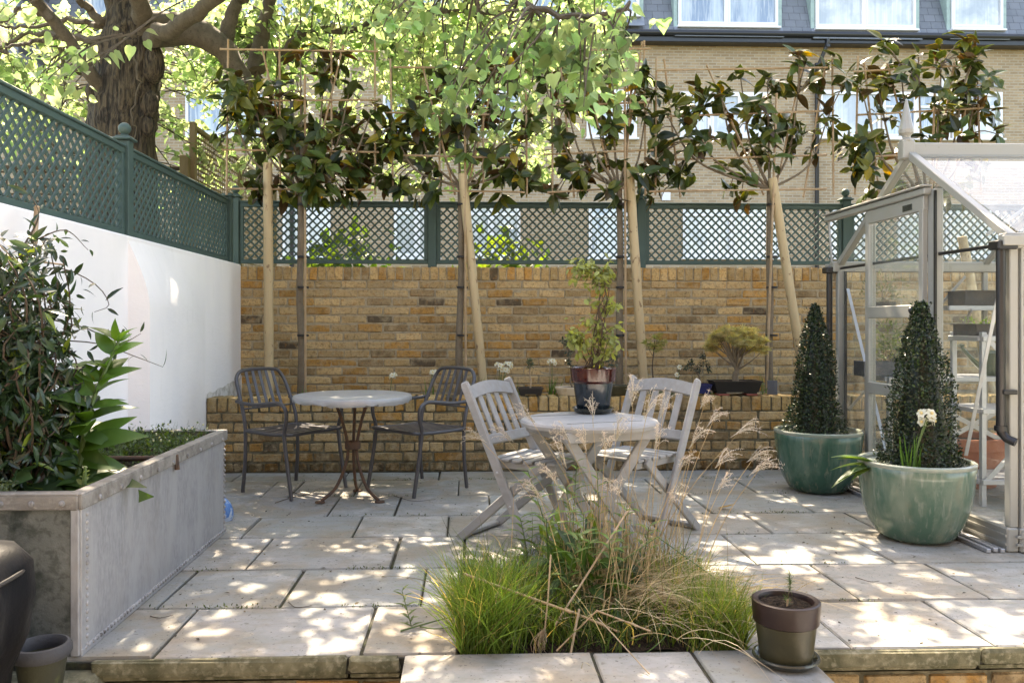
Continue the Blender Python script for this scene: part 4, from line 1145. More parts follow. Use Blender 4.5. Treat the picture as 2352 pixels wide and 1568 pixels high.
for k in range(n):
    q = (random.uniform(TX0 + .25, TX1 - .02), random.uniform(4.0, TY1 - .03), TZ + random.uniform(.0, .06)); gc.sphere(q, .005, 6, (.6, .6, .55))
stuff(gc.build('alpine_groundcover', M['softleaf']), 'low grey green ground cover filling the far end of the tank', 'ground cover')
gc = MB(); n = 700; loc = np.c_[rng.uniform(TX0 + .02, TX0 + .34, n), rng.uniform(TY0 + .03, TY0 + .14, n), TZ - .04 + rng.random(n) * .07]
gc.inst(SL[0], SL[1], frames(rng.normal(0, 1, (n, 3)) + np.array((0, 0, .6)), unit(rng.normal(0, .5, (n, 3)) + np.array((0, 0, 1)))) * rng.uniform(.012, .028, n)[:, None, None], loc, np.array((.15, .19, .12)) * rng.uniform(.6, 1.3, (n, 1)))
stuff(gc.build('feathery_groundcover', M['softleaf']), 'silvery feathery ground cover by the front rim of the tank', 'ground cover')
# blue bag behind the tank
bg = MB()
prof = [(.01, .0), (.06, .004), (.075, .04), (.07, .09), (.05, .14), (.02, .17), (.005, .18)]
bg.lathe(prof, 14, (0, 0, 0), wob=.08); o = bg.build('plastic_bag', M['bluebag'], None, True); o.scale = (.62, .62, .72); o.location = (-1.372, 4.72, 0); tag(o, 'blue and clear plastic bag on the paving behind the tank', 'bag')

# ------------------------------------------------------------------ foreground left: covered barbecue and empty pot
bq = thing('covered_barbecue', 'barbecue under a creased black vinyl cover at the left edge', 'barbecue', (-1.58, 2.13, -.5))
cv = MB(); n = 40; V = []; H = [(.30, .19, 0), (.315, .20, .25), (.325, .21, .5), (.34, .225, .66), (.385, .24, .76), (.40, .25, .88), (.395, .245, .97), (.36, .22, 1.015), (.22, .12, 1.035), (.02, .02, 1.04)]
for (a, b_, z) in H:
    for k in range(n):
        th = 2 * math.pi * k / n; ce, se = math.cos(th), math.sin(th)
        e = 7.0; r = (abs(ce) ** e + abs(se) ** e) ** (-1 / e)
        fold = 1 + (.028 * math.sin(th * 7 + z * 3) + .018 * math.sin(th * 13 - z * 5)) * (1.0 if z < .9 else .3)
        V.append((a * ce * r * fold, b_ * se * r * fold, z))
F = [(i * n + k, i * n + (k + 1) % n, (i + 1) * n + (k + 1) % n, (i + 1) * n + k) for i in range(len(H) - 1) for k in range(n)]
cv.add(np.array(V), [np.array(F), np.array(range((len(H) - 1) * n, len(H) * n))]); cv.build('cover', M['vinyl'], bq, 'full')
cv = MB()
pr = [(a * 1.012, b_ * 1.012, z) for (a, b_, z) in ((.393, .247, .955), (.396, .248, .965))]
P = []
for k in range(33):
    th = 2 * math.pi * k / 32; ce, se = math.cos(th), math.sin(th); r = (abs(ce) ** 4 + abs(se) ** 4) ** (-.25); P.append((.40 * ce * r, .25 * se * r, .955))
cv.tube(P, .006, 6, cap=False); cv.build('seam_piping', M['plastic'], bq, True)
ep = thing('plant_pot', 'empty mossy grey pot standing on the chipped slab', 'pot', (-1.315, 2.60, -.04))
m_ = MB(); m_.lathe([(.050, 0), (.055, .005), (.074, .135), (.066, .135), (.048, .02), (.0, .02)], 32); m_.build('body', M['mossypot'], ep, True)
m_ = MB(); m_.lathe([(.066, .125), (.080, .128), (.087, .140), (.087, .156), (.080, .168), (.072, .170), (.066, .162), (.064, .14), (.066, .125)], 32); m_.build('rim', M['mossyrim'], ep, True)

# ------------------------------------------------------------------ dark metal chairs and table
def metal_chair(label, loc, rz):
    t = thing('metal_chair', label, 'chair', loc, rz, 'dark metal garden armchairs')
    ch = M['chairmetal']
    bk = MB()
    hoop = curve([(-.22, -.225, .41), (-.235, -.225, .50), (-.30, -.215, .66), (-.335, -.205, .735), (-.35, -.165, .785), (-.352, -.09, .797), (-.354, 0, .80), (-.352, .09, .797), (-.35, .165, .785), (-.335, .205, .735), (-.30, .215, .66), (-.235, .225, .50), (-.22, .225, .41)], 60)
    bk.tube(hoop, .0125, 8); bk.bar((-.252, -.215, .545), (-.252, .215, .545), .022, .010, ch=.002)
    bk.build('back_frame', ch, t, True)
    for k in range(5):
        y = -.125 + k * .0625; s_ = MB(); s_.bar((-.256, y, .54), (-.352, y * .92, .797), .024, .004, (1, 0, 0)); s_.build('back_slat', ch, t)
    for s in (-1, 1):
        m_ = MB(); m_.tube(curve([(-.235, s * .235, 0), (-.215, s * .232, .2), (-.215, s * .228, .36), (-.22, s * .225, .42)], 10), .0125, 8); m_.build('rear_leg', ch, t, True)
        m_ = MB(); m_.tube(curve([(.235, s * .245, 0), (.20, s * .243, .18), (.17, s * .242, .36), (.17, s * .244, .43), (.19, s * .248, .50), (.185, s * .25, .565), (.135, s * .25, .603), (.05, s * .25, .60), (-.08, s * .247, .585), (-.20, s * .24, .585), (-.30, s * .232, .595)], 44), .0125, 8); m_.build('front_leg', ch, t, True)
    m_ = MB(); loop = curve([(-.22, -.225, .405), (0, -.235, .40), (.17, -.235, .405), (.225, -.19, .41), (.235, 0, .412), (.225, .19, .41), (.17, .235, .405), (0, .235, .40), (-.22, .225, .405), (-.225, 0, .40), (-.22, -.225, .405)], 60)
    m_.tube(loop, .012, 8); m_.build('seat_frame', ch, t, True)
    for k in range(8):
        y = -.185 + k * .053; s_ = MB(); s_.box((0.0, y, .408), (.45, .034, .004), None, .001); s_.build('seat_slat', ch, t)
    return t
metal_chair('dark metal armchair between the tank and the blue-grey table', (-1.16, 5.58, 0), R(-35))
metal_chair('dark metal armchair half hidden behind the left grey wooden chair', (-.34, 5.62, 0), R(223))
mt = thing('metal_table', 'round blue-grey metal table with rusty iron legs', 'table', (-.733, 5.30, 0))
m_ = MB(); Rr = .375
m_.lathe([(0, .660), (Rr - .02, .662), (Rr - .004, .657), (Rr, .648), (Rr, .628), (Rr - .006, .622), (Rr - .012, .632), (0, .640)], 56, wob=.006)
vv = m_.v[0]; low = vv[:, 2] < .63; vv[low, 2] += rng.uniform(-.012, .008, low.sum())
m_.build('table_top', M['tabletop'], mt, True)
for k, a in enumerate((R(90), R(215), R(325))):
    m_ = MB(); ca, sa = math.cos(a), math.sin(a)
    m_.tube(curve([(ca * .13, sa * .13, .635), (ca * .075, sa * .075, .50), (ca * .035, sa * .035, .34), (ca * .05, sa * .05, .22), (ca * .12, sa * .12, .08), (ca * .215, sa * .215, .012)], 24), .010, 8)
    m_.lathe([(.0, .0), (.032, .002), (.030, .010), (.0, .014)], 12, (ca * .225, sa * .225, 0)); m_.build('leg', M['rust'], mt, True)
m_ = MB(); m_.lathe([(.046, .315), (.05, .32), (.05, .36), (.046, .365), (.040, .34), (.046, .315)], 18); m_.build('leg_collar', M['rust'], mt, True)

# ------------------------------------------------------------------ grey wooden folding set
def wood_chair(label, loc, rz, sc=1.0):
    t = thing('wooden_chair', label, 'chair', loc, rz, 'grey wooden folding chairs'); t.scale = (sc,) * 3
    tk_ = M['teak']
    A, B = Vector((-.24, 0, .80)), Vector((.14, 0, 0))
    dv = (B - A).normalized()
    def on(z): return A.lerp(B, (A.z - z) / A.z)
    for s in (-1, 1):
        m_ = MB(); y = s * .205; e = on(.0)
        m_.bar(A + Vector((0, y, 0)), e + Vector((0, y, 0)), .024, .048, (1, 0, .6), .005)
        q = A + Vector((0, y, 0)); m_.box(q, (.046, .024, .03), rotm(0, R(-25), 0), .008); m_.build('back_post', tk_, t)
        m_ = MB(); y = s * .172; m_.bar((-.30, y, .0), (.20, y, .425), .022, .046, (1, 0, -1), .005); m_.build('cross_leg', tk_, t)
    # arched top rail
    m_ = MB(); n = 12; V = []
    for k in range(n + 1):
        y = -.193 + .386 * k / n; arch = .022 * math.cos((k / n - .5) * math.pi)
        for (z, o_) in ((.725 + arch * .9, -.011), (.785 + arch, -.011), (.785 + arch, .011), (.725 + arch * .9, .011)):
            p = on(z) + Vector((o_, y, o_ * .6)); V.append(tuple(p))
    F = [(4 * k + j, 4 * k + (j + 1) % 4, 4 * k + 4 + (j + 1) % 4, 4 * k + 4 + j) for k in range(n) for j in range(4)]
    m_.add(np.array(V), [np.array(F), np.array([3, 2, 1, 0]), np.array([4 * n, 4 * n + 1, 4 * n + 2, 4 * n + 3])]); m_.build('top_rail', tk_, t)
    m_ = MB(); p = on(.525); m_.box(p, (.022, .388, .052), rotm(0, R(-25), 0), .004); m_.build('lower_rail', tk_, t)
    for k in range(4):
        y = -.116 + k * .0775; m_ = MB(); m_.bar(on(.545) + Vector((0, y, 0)), on(.745) + Vector((0, y, 0)), .040, .010, (1, 0, .6), .002); m_.build('back_slat', tk_, t)
    for s in (-1, 1):
        m_ = MB(); m_.box((.08, s * .145, .402), (.36, .02, .036), None, .004); m_.build('seat_rail', tk_, t)
    for k in range(6):
        m_ = MB(); m_.box((-.085 + k * .066, 0, .429), (.052, .35, .014), None, .003); m_.build('seat_slat', tk_, t)
    m_ = MB(); m_.bar((-.285, -.165, .018), (-.285, .165, .018), .04, .02, (0, 0, 1), .004); m_.build('foot_rail', tk_, t)
    m_ = MB(); m_.bar((.118, -.195, .05), (.118, .195, .05), .035, .018, (1, 0, .6), .004); m_.build('foot_rail', tk_, t)
    m_ = MB()
    for s in (-1, 1):
        for (x_, z_) in ((on(.37).x, .37), (on(.21).x, .21)): m_.sphere((x_, s * .219, z_), (.008, .004, .008), 8)
    m_.build('bolts', M['aluminium'], t, True)
    return t
wood_chair('grey slatted wooden folding chair left of the wooden table', (.30, 4.27, 0), R(-35), 1.0)
wood_chair('grey slatted wooden folding chair right of the wooden table, back to the brick wall', (.916, 4.376, 0), R(224), 1.0)
wt = thing('wooden_table', 'round grey wooden table carrying the red and blue pot', 'table', (.585, 3.98, 0), R(18))
m_ = MB(); Rt = .332; 
zt = .655
m_.lathe([(0, zt), (Rt - .02, zt), (Rt - .006, zt - .004), (Rt, zt - .014), (Rt - .004, zt - .030), (0, zt - .030)], 56); 
m_.build('table_top', M['teak'], wt, True)
m_ = MB()
for k in (-3, 2):
    h = math.sqrt(max(.01, (Rt - .05) ** 2 - (k * .068) ** 2)); m_.box((0, k * .068 + .034, zt + .0006), (2 * h, .0035, .001))
m_.build('plank_gaps', M['joint'], wt)
m_ = MB()
for s in (-1, 1): m_.box((0, s * .24, zt - .055), (.46, .022, .048), None, .004)
for s in (-1, 1): m_.box((s * .22, 0, zt - .056), (.022, .458, .046), None, .004)
m_.build('apron', M['teak'], wt)
for s in (-1, 1):
    for u in (-1, 1):
        m_ = MB(); m_.bar((-u * .23, s * (.20 + .012 * u), zt - .035), (u * .20, s * (.20 + .012 * u), 0), .020, .05, (1, 0, 1), .004); m_.build('leg', M['teak'], wt)
m_ = MB()
for u in (-1, 1): m_.bar((u * .16, -.19, .09), (u * .16, .19, .09), .03, .018, ch=.003)
m_.build('stretcher', M['teak'], wt)
# pot on the table
tp = Vector((.585 + .0, 4.02, zt))
PP = at_z(1362, 948, zt); tp = Vector((PP.x, PP.y, zt + .0012))
sc_ = MB(); sc_.lathe([(.085, 0), (.088, .003), (.105, .022), (.108, .028), (.102, .028), (.088, .012), (0, .010)], 36); o = sc_.build('saucer', M['saucer'], None, True); o.location = tp; tag(o, 'dark round saucer under the red and blue pot on the table', 'saucer')
pt = thing('glazed_pot', 'tall glazed pot, oxblood rim over dark blue, on the wooden table', 'pot', tp + Vector((0, 0, .0105)))
m_ = MB(); m_.lathe([(.078, 0), (.082, .004), (.099, .125), (.100, .155), (.094, .155)], 40); m_.build('blue_body', M['blue_glaze'], pt, True)
m_ = MB(); m_.lathe([(.100, .143), (.107, .150), (.112, .155), (.118, .212), (.120, .219), (.114, .222), (.108, .216), (.104, .185), (.094, .15), (.100, .143)], 40); m_.build('red_rim', M['red_glaze'], pt, True)
m_ = MB(); m_.lathe([(.106, .195), (.07, .200), (.0, .203)], 24); m_.build('soil', M['soil'], pt)
m_ = MB()
for k in range(14):
    a = random.uniform(0, 6.28); r = random.uniform(.05, .098); m_.sphere((r * math.cos(a), r * math.sin(a), .206), (.009, .008, .006), 7)
m_.build('pebbles', M['gravel'], pt, True)
# the twiggy plant in it
tpz = tp + Vector((0, 0, .205))
tp_t = thing('potted_climber', 'wiry climbing plant with pale yellow-green leaves in the red and blue pot', 'plant', tpz)
st, lf = MB(), MB(); locs = []
s_ = 1900 / 4.2
def tpl_pt(x, y, dy=0): q = at_y(x, y, tp.y + dy); return q - tpz
for k in range(9):   # twisted main column
    ph = random.uniform(0, 6.28); ps = []
    for f in np.linspace(0, 1, 10):
        yy = 842 - f * 205; xx = 1362 + 32 * f + 10 * math.sin(ph + f * 7); ps.append(tpl_pt(xx, yy, .02 * math.cos(ph + f * 7)))
    st.tube(curve(ps, 26), lerp_r(.0035, .002, 26), 5)
def sub(x0, y0, x1, y1, sag=0):
    a, b_ = tpl_pt(x0, y0), tpl_pt(x1, y1, random.uniform(-.08, .08)); P = curve([a, (a + b_) / 2 + Vector((0, 0, .02 - sag)), b_], 10); st.tube(P, lerp_r(.0028, .0012, 10), 4)
    for q in P[3:]: locs.append(np.array(tuple(q)))
for k in range(11): sub(1362 + random.uniform(-25, 25), 845, 1325 + random.uniform(-30, 95), random.uniform(745, 800))
for k in range(14):
    y0 = random.uniform(640, 800); sub(1392, y0, 1392 + random.uniform(-75, 40), y0 - random.uniform(-10, 35))
for k in range(10): sub(1392, 640, random.uniform(1315, 1435), random.uniform(583, 650), .0)
for k in range(5): sub(1385, 615, random.uniform(1302, 1330), random.uniform(592, 640), .02)
for k in range(5): sub(1340, 790, random.uniform(1298, 1320), random.uniform(765, 790), .0)
loc = np.repeat(np.array(locs), 2, 0); loc = loc + rng.normal(0, .012, loc.shape); n = len(loc)
lf.inst(*leaf_tpl(.55, 3, .25, .25, 'oval'), frames(rng.normal(0, 1, (n, 3)) + np.array((0, 0, -.4)), unit(rng.normal(0, .5, (n, 3)) + np.array((0, -.2, 1)))) * rng.uniform(.020, .046, n)[:, None, None], loc, np.array((.22, .25, .085)) * rng.uniform(.55, 1.35, (n, 1)))
st.build('stems', M['twig'], tp_t); lf.build('leaves', M['softleaf'], tp_t)

# ------------------------------------------------------------------ green glazed planters with cone topiary
def green_pot(label, loc, glaze):
    t = thing('glazed_planter', label, 'planter', loc, 0, 'large green glazed planters')
    prof = [(.12, 0), (.155, .004), (.19, .03), (.225, .09), (.252, .17), (.268, .26), (.276, .34), (.280, .385)]
    m_ = MB(); m_.lathe(prof + [(.272, .392), (.262, .38), (.255, .33)], 64); m_.build('body', glaze, t, 'full')
    m_ = MB(); m_.lathe([(.279, .386), (.283, .395), (.282, .404), (.272, .410), (.258, .407), (.253, .397), (.256, .380)], 64); m_.build('rim', M['rim_glaze'], t, True)
    m_ = MB(); m_.lathe([(.258, .345), (.18, .352), (0, .36)], 28); m_.build('soil', M['soil'], t)
    return t
GP1, GP2 = Vector((2.325, 4.22, 0)), Vector((2.335, 5.44, 0))
green_pot('pale celadon green glazed planter in front of the greenhouse door', GP1, M['green_glaze'])
green_pot('darker teal green glazed planter beside the raised bed wall', GP2, M['teal_glaze'])
def cone(label, loc, h, r, seed):
    t = thing('cone_topiary', label, 'topiary', loc, 0, 'clipped cone shrubs in green planters')
    g = np.random.default_rng(seed); n = 9000
    f = g.random(n) ** 1.35; th = g.uniform(0, 6.28, n)
    def prof(f): return r * (1 - f) ** .72 * (1 + .09 * np.sin(f * 9 + seed)) + .012
    bump = 1 + .14 * np.sin(th * 5 + f * 14) * np.sin(f * 23 + th * 2) + g.normal(0, .055, n)
    rr = prof(f) * bump * np.where(g.random(n) < .3, g.uniform(.75, .95, n), 1)
    rr = rr + np.where(g.random(n) < .05, g.uniform(.005, .028, n), 0)
    loc_ = np.c_[rr * np.cos(th), rr * np.sin(th), f * h + g.normal(0, .006, n)]
    outv = np.c_[np.cos(th), np.sin(th), np.full(n, .35)]
    d = unit(outv * .6 + g.normal(0, .7, (n, 3)) + np.array((0, 0, .4))); nr = unit(outv + g.normal(0, .45, (n, 3)))
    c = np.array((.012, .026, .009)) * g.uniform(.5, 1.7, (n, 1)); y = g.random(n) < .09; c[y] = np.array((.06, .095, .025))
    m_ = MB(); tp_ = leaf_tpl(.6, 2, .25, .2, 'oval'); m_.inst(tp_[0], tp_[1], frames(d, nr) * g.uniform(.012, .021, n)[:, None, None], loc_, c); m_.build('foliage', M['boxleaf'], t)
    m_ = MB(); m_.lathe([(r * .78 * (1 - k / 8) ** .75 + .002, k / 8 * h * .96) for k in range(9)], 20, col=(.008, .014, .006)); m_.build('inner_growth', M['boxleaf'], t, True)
    m_ = MB(); m_.tube([(0, 0, -.03), (0, 0, h * .5)], .014, 7); m_.build('stem', M['twig'], t)
    return t
cone('clipped dark cone shrub in the pale celadon planter', GP1 + Vector((0.03, 0, .36)), .86, .185, 3)
cone('slimmer clipped dark cone shrub in the teal planter', GP2 + Vector((-.02, 0, .36)), .87, .168, 8)
# white narcissus and tulip leaves in the front planter
def narcissus(label, loc, nl, h, stems, fl=.02, group=None, lw=.008, head=5):
    t = thing('narcissus', label, 'flower', loc, 0, group)
    lf = MB(); n = nl
    d = np.c_[rng.normal(0, .16, n), rng.normal(0, .16, n), np.ones(n)]
    ribbons(lf, np.c_[rng.normal(0, .018, n), rng.normal(0, .018, n), np.zeros(n)], d, rng.normal(0, .18, (n, 3)), rng.uniform(.6, 1.05, n) * h * .8, np.full(n, lw * 1.5), 6, np.array((.06, .13, .03)) * rng.uniform(.7, 1.5, (n, 1)))
    lf.build('leaves', M['grass'], t)
    sm, pe = MB(), MB()
    for (dx, dy, hz) in stems:
        top = Vector((dx, dy, hz)); sm.tube(curve([(0, 0, 0), (dx * .4, dy * .4, hz * .55), top], 8), .003, 6)
        for k in range(head):
            a = k * 2.4; c = top + Vector((math.cos(a) * fl * 1.1, math.sin(a) * fl * 1.1, random.uniform(-.4, .9) * fl)); 
            if head == 1: c = top
            ax = (c - top + Vector((0, -.012, .004))).normalized()
            b1 = ax.orthogonal().normalized(); b2 = ax.cross(b1)
            P6 = leaf_tpl(.7, 3, .15, .15, 'oval')
            dd = np.array([tuple(b1 * math.cos(q) + b2 * math.sin(q) + ax * .15) for q in np.arange(6) * 1.047]); nn = np.tile(tuple(ax), (6, 1))
            pe.inst(P6[0], P6[1], frames(dd, nn) * fl, np.tile(tuple(c), (6, 1)), np.tile((.82, .80, .70), (6, 1)))
            pe.sphere(c + ax * fl * .25, fl * .30, 7, (.80, .66, .36))
    if stems: sm.build('stalks', M['stem'], t, True); pe.build('petals', M['petal'], t)
    return t
q = at_z(2080, 1052, .37); q.y -= .0
narcissus('white narcissus in bloom at the front of the celadon planter', (GP1.x - .11, GP1.y - .17, .36), 16, .26, [(.07, -.01, .29), (.085, .015, .265)], .028, None, .010)
tl = thing('tulip_leaves', 'broad pale green tulip leaves flopping over the celadon planter rim', 'plant', (GP1.x - .21, GP1.y - .03, .37))
m_ = MB(); TL = leaf_tpl(.32, 8, .4, .45, 'lance')
for k in range(8):
    th = R(180) + random.uniform(-.9, .75); d = np.array((math.cos(th), math.sin(th) * .8, random.uniform(.0, .75)))
    m_.inst(TL[0], TL[1], frames(d[None], np.array((.3, 0, 1.0))[None]) * random.uniform(.16, .25), np.zeros((1, 3)), (np.array((.085, .15, .055)) * random.uniform(.8, 1.2))[None])
m_.build('leaves', M['softleaf'], tl, True)

# ------------------------------------------------------------------ greenhouse
GX, GY0, GY1, GXE = 2.66, 3.96, 5.83, 5.6
GYM = (GY0 + GY1) / 2; GE, GR = 1.505, 2.135
gh = thing('greenhouse', 'putty coloured aluminium greenhouse with pitched glass roof and sliding door', 'greenhouse', (GX, GY0, 0))
o0 = Vector((GX, GY0, 0)); W = GY1 - GY0; LX = GXE - GX; ym = W / 2
FR = M['ghframe']
m_ = MB()
for (c, s_) in (((-.01, W / 2, .06), (.06, W + .06, .12)), ((LX / 2 + .02, -.01, .06), (LX, .06, .12)), ((LX / 2, W, .06), (LX, .06, .12)), ((LX, W / 2, .06), (.06, W, .12))): m_.box(c, s_, None, .008)
for z in (.04, .08): m_.box((-.043, W / 2, z), (.008, W + .05, .012)); m_.box((LX / 2, -.043, z), (LX, .008, .012))
m_.build('base_plinth', FR, gh)
def gpart(name, bars, m=FR, parent=gh, ch=.004):
    k = MB()
    for (a, b_, w, h) in bars: k.bar(a, b_, w, h, (1, 0, 0) if abs(Vector(b_)[0] - Vector(a)[0]) < .01 else (0, 1, 0), ch)
    return k.build(name, m, parent)
for (x, y) in ((0, 0), (0, W), (LX, 0), (LX, W)): gpart('corner_post', [((x, y, .12), (x, y, GE), .044, .044)])
m_ = MB(); m_.box((.033, -.002, .8), (.012, .062, 1.38)); m_.build('post_web', FR, gh)
for y in (-.012, W + .012):
    m_ = MB(); m_.box((LX / 2 - .01, y, GE + .012), (LX + .09, .07, .075), None, .006); m_.build('eave_rail', FR, gh)
    m_ = MB(); m_.box((LX / 2 - .02, y + (-.045 if y < 0 else .045), GE + .01), (LX + .12, .022, .05), None, .004); m_.build('gutter', FR, gh)
m_ = MB(); m_.box((LX / 2 - .01, ym, GR + .02), (LX + .07, .055, .085), None, .006); m_.build('ridge_bar', FR, gh)
for x in (0, LX * .36, LX * .70, LX):
    wd = .042 if x in (0, LX) else .028
    for y0_ in (0, W): gpart('rafter', [((x, y0_, GE + .03), (x, ym, GR), wd, .045)])
gpart('eave_tie', [((-.004, .03, GE + .0), (-.004, W - .03, GE + .0), .018, .02)], M['plastic'])
yd0, yd1 = 4.64 - GY0, 5.30 - GY0     # door opening
def roofz(y): return GE + .03 + (GR - GE - .03) * (1 - abs(y - ym) / ym)
gpart('door_jamb', [((-.008, yd0 - .035, .12), (-.008, yd0 - .035, 1.875), .075, .05)])
gpart('door_jamb', [((-.002, yd1 + .05, .12), (-.002, yd1 + .05, roofz(yd1 + .05)), .03, .035)])
for (c, s_) in (((-.036, yd0 - .082, .99), (.012, .014, 1.74)), ((.02, .05, .8), (.012, .012, 1.36)), ((.02, W - .045, .8), (.014, .02, 1.36))): m_ = MB(); m_.box(c, s_); m_.build('rubber_seal', M['plastic'], gh)
m_ = MB(); m_.box((-.055, (4.60 + 5.92) / 2 - GY0, 1.865), (.045, 1.32, .038), None, .006); m_.box((-.06, (4.60 + 5.92) / 2 - GY0, 1.895), (.06, 1.33, .012), None, .003); m_.bar((-.05, 5.90 - GY0, 1.85), (-.05, W + .01, 1.50), .012, .012); m_.build('door_track', FR, gh)
dr = MB()
for y in (yd0 + .02, yd1): dr.box((-.05, y, .98), (.03, .045, 1.70), None, .004)
dr.box((-.05, (yd0 + yd1) / 2, 1.80), (.028, yd1 - yd0 + .02, .085), None, .004); dr.box((-.05, (yd0 + yd1) / 2, 1.185), (.032, yd1 - yd0, .075), None, .004)
dr.box((-.05, (yd0 + yd1) / 2, .70), (.032, yd1 - yd0, .075), None, .004); dr.box((-.05, (yd0 + yd1) / 2, .17), (.032, yd1 - yd0, .08), None, .004)
dr = dr.build('sliding_door', FR, gh)
m_ = MB(); m_.sphere((-.08, yd0 + .09, 1.19), (.018, .014, .02), 10); m_.build('door_knob', M['plastic'], dr, True)
m_ = MB(); m_.box((-.0655, yd0 + .16, 1.795), (.004, .105, .036), None, .001); np_ = m_.build('name_plate', M['saucer'], dr)
for (z0, z1) in ((.21, .66), (.74, 1.145), (1.225, 1.735)):
    m_ = MB(); m_.box((-.05, (yd0 + yd1) / 2, (z0 + z1) / 2), (.004, yd1 - yd0 - .02, z1 - z0 + .01)); m_.build('door_pane', M['glass'], dr)
# glazing
def pane(pts, name='wall_pane', m=M['glass']):
    k = MB(); k.add(np.array(pts), [np.array(range(len(pts)))]); return k.build(name, m, gh)
xg = .004
pane([(xg, .03, .13), (xg, yd0 - .06, .13), (xg, yd0 - .06, GE), (xg, .03, GE)]); pane([(xg, .03, GE + .01), (xg, yd0 - .06, GE + .01), (xg, yd0 - .06, roofz(yd0 - .06) - .02)])
pane([(xg, yd1 + .06, .13), (xg, W - .03, .13), (xg, W - .03, GE), (xg, yd1 + .06, GE)]); pane([(xg, yd1 + .06, GE + .01), (xg, W - .03, GE + .01), (xg, yd1 + .06, roofz(yd1 + .06) - .02)])
pane([(xg, yd0 - .01, 1.90), (xg, yd1 + .04, 1.90), (xg, yd1 + .04, roofz(yd1 + .04) - .01), (xg, ym, GR - .03), (xg, yd0 - .01, roofz(yd0 - .01) - .01)])
for y in (.0, W):
    for (xa, xb) in ((.04, LX * .36), (LX * .36, LX * .70), (LX * .70, LX)): pane([(xa, y, .13), (xb, y, .13), (xb, y, GE - .03), (xa, y, GE - .03)])
for y0_ in (0, W):
    for (xa, xb) in ((.02, LX * .36), (LX * .36, LX * .70), (LX * .70, LX)):
        zo = .012; pane([(xa, y0_ - (.02 if y0_ == 0 else -.02), GE + .055), (xb, y0_ - (.02 if y0_ == 0 else -.02), GE + .055), (xb, ym, GR + .01), (xa, ym, GR + .01)], 'roof_pane', M['roofglass'] if y0_ == 0 else M['glass'])
for (xa, xb) in ((LX * .36, LX * .70), (LX * .70, LX)):   # glazing bars on the front wall
    gpart('glazing_bar', [((xa, 0, .12), (xa, 0, GE - .02), .03, .035)]); gpart('glazing_bar', [((xa, W, .12), (xa, W, GE - .02), .03, .035)])
# roof vent
m_ = MB(); xa, xb = LX * .36 + .04, LX * .70 - .04
ya, za = ym - .02, GR + .05; yb_, zb_ = ym - .50, GR - .22
for (a, b_) in (((xa, ya, za), (xa, yb_, zb_)), ((xb, ya, za), (xb, yb_, zb_))): m_.bar(a, b_, .04, .04, (1, 0, 0), .004)
m_.bar((xa, yb_, zb_), (xb, yb_, zb_), .04, .04, (0, 1, 0), .004); vt = m_.build('roof_vent', FR, gh)
k = MB(); k.add(np.array([(xa, ya, za), (xb, ya, za), (xb, yb_, zb_), (xa, yb_, zb_)]), [np.array([0, 1, 2, 3])]); k.build('vent_pane', M['roofglass'], vt)
# diagonal braces
for (a, b_) in (((.03, W - .06, 1.36), (.03, W - .62, .25)), ((.03, .10, 1.40), (.03, .42, .40))): gpart('brace', [(a, b_, .004, .022)], M['aluminium'])
for (a, b_) in (((.05, W - .03, .5), (.9, W - .03, 1.45)), ((.10, .35, GE + .08), (.55, .62, 1.80))): gpart('brace', [(a, b_, .02, .006)], FR)
m_ = MB()
fz = GR + .06
m_.box((-.02, ym, GR + .02), (.075, .07, .11), None, .006); m_.lathe([(.032, fz), (.040, fz + .012), (.040, fz + .022), (.022, fz + .034), (.024, fz + .046), (.042, fz + .062), (.044, fz + .082), (.034, fz + .12), (.020, fz + .19), (.007, fz + .26), (.0, fz + .275)], 12, (-.02, ym, 0)); m_.build('finial', FR, gh)
def dpipe(y, zbot, elbow):
    m_ = MB(); m_.box((-.05, y, GE - .01), (.10, .085, .045), None, .006)
    P = [(-.062, y, GE), (-.062, y, zbot)]
    if elbow: P += [(-.060, y, zbot - .015), (-.045, y - .02, zbot - .045), (-.02, y - .05, zbot - .06)]
    m_.tube(P, .021, 12); 
    if elbow: m_.tube([(-.062, y, zbot + .015), (-.062, y, zbot - .01)], .029, 12); m_.box((-.03, y, .78), (.07, .06, .022), None, .003)
    m_.build('downpipe', M['plastic'], gh, True)
dpipe(-.012, .60, True); dpipe(W + .03, .30, False)
# sliding door bottom track lying on the paving
m_ = MB()
for dx in (0, .035, .07): m_.box((dx, 0, .009 + (dx == .035) * .004), (.022, 1.55, .018), None, .002)
o = m_.build('metal_track', M['aluminium']); o.location = (2.525, 4.70, 0.003); tag(o, 'long dull aluminium rail lying on the paving along the greenhouse base', 'rail')
# staging and things inside
def staging(name, label, loc, lx, ly, shelves, leg_h, cat='shelving'):
    t = thing(name, label, cat, loc)
    for z in shelves:
        k = MB()
        for y in (0, ly): k.box((lx / 2, y, z), (lx, .03, .03), None, .002)
        for x in (0, lx): k.box((x, ly / 2, z), (.03, ly - .03, .028), None, .002)
        n = 7
        for i in range(n): k.box((lx / 2, .03 + (ly - .06) * i / (n - 1), z + .012), (lx - .03, ly / n * .6, .005))
        k.build('shelf', M['aluminium'], t)
    for (x, y) in ((0, 0), (lx, 0), (0, ly), (lx, ly)): k = MB(); k.box((x + (.018 if x == 0 else -.018), y + (.018 if y == 0 else -.018), leg_h / 2), (.03, .03, leg_h), None, .002); k.build('leg', M['aluminium'], t)
    k = MB(); k.bar((.02, 0, leg_h - .02), (lx * .45, 0, .15), .004, .03, (0, 0, 1)); k.bar((lx * .45, -.006, leg_h - .02), (.02, -.006, .15), .004, .03, (0, 0, 1)); k.build('cross_brace', M['aluminium'], t)
    return t
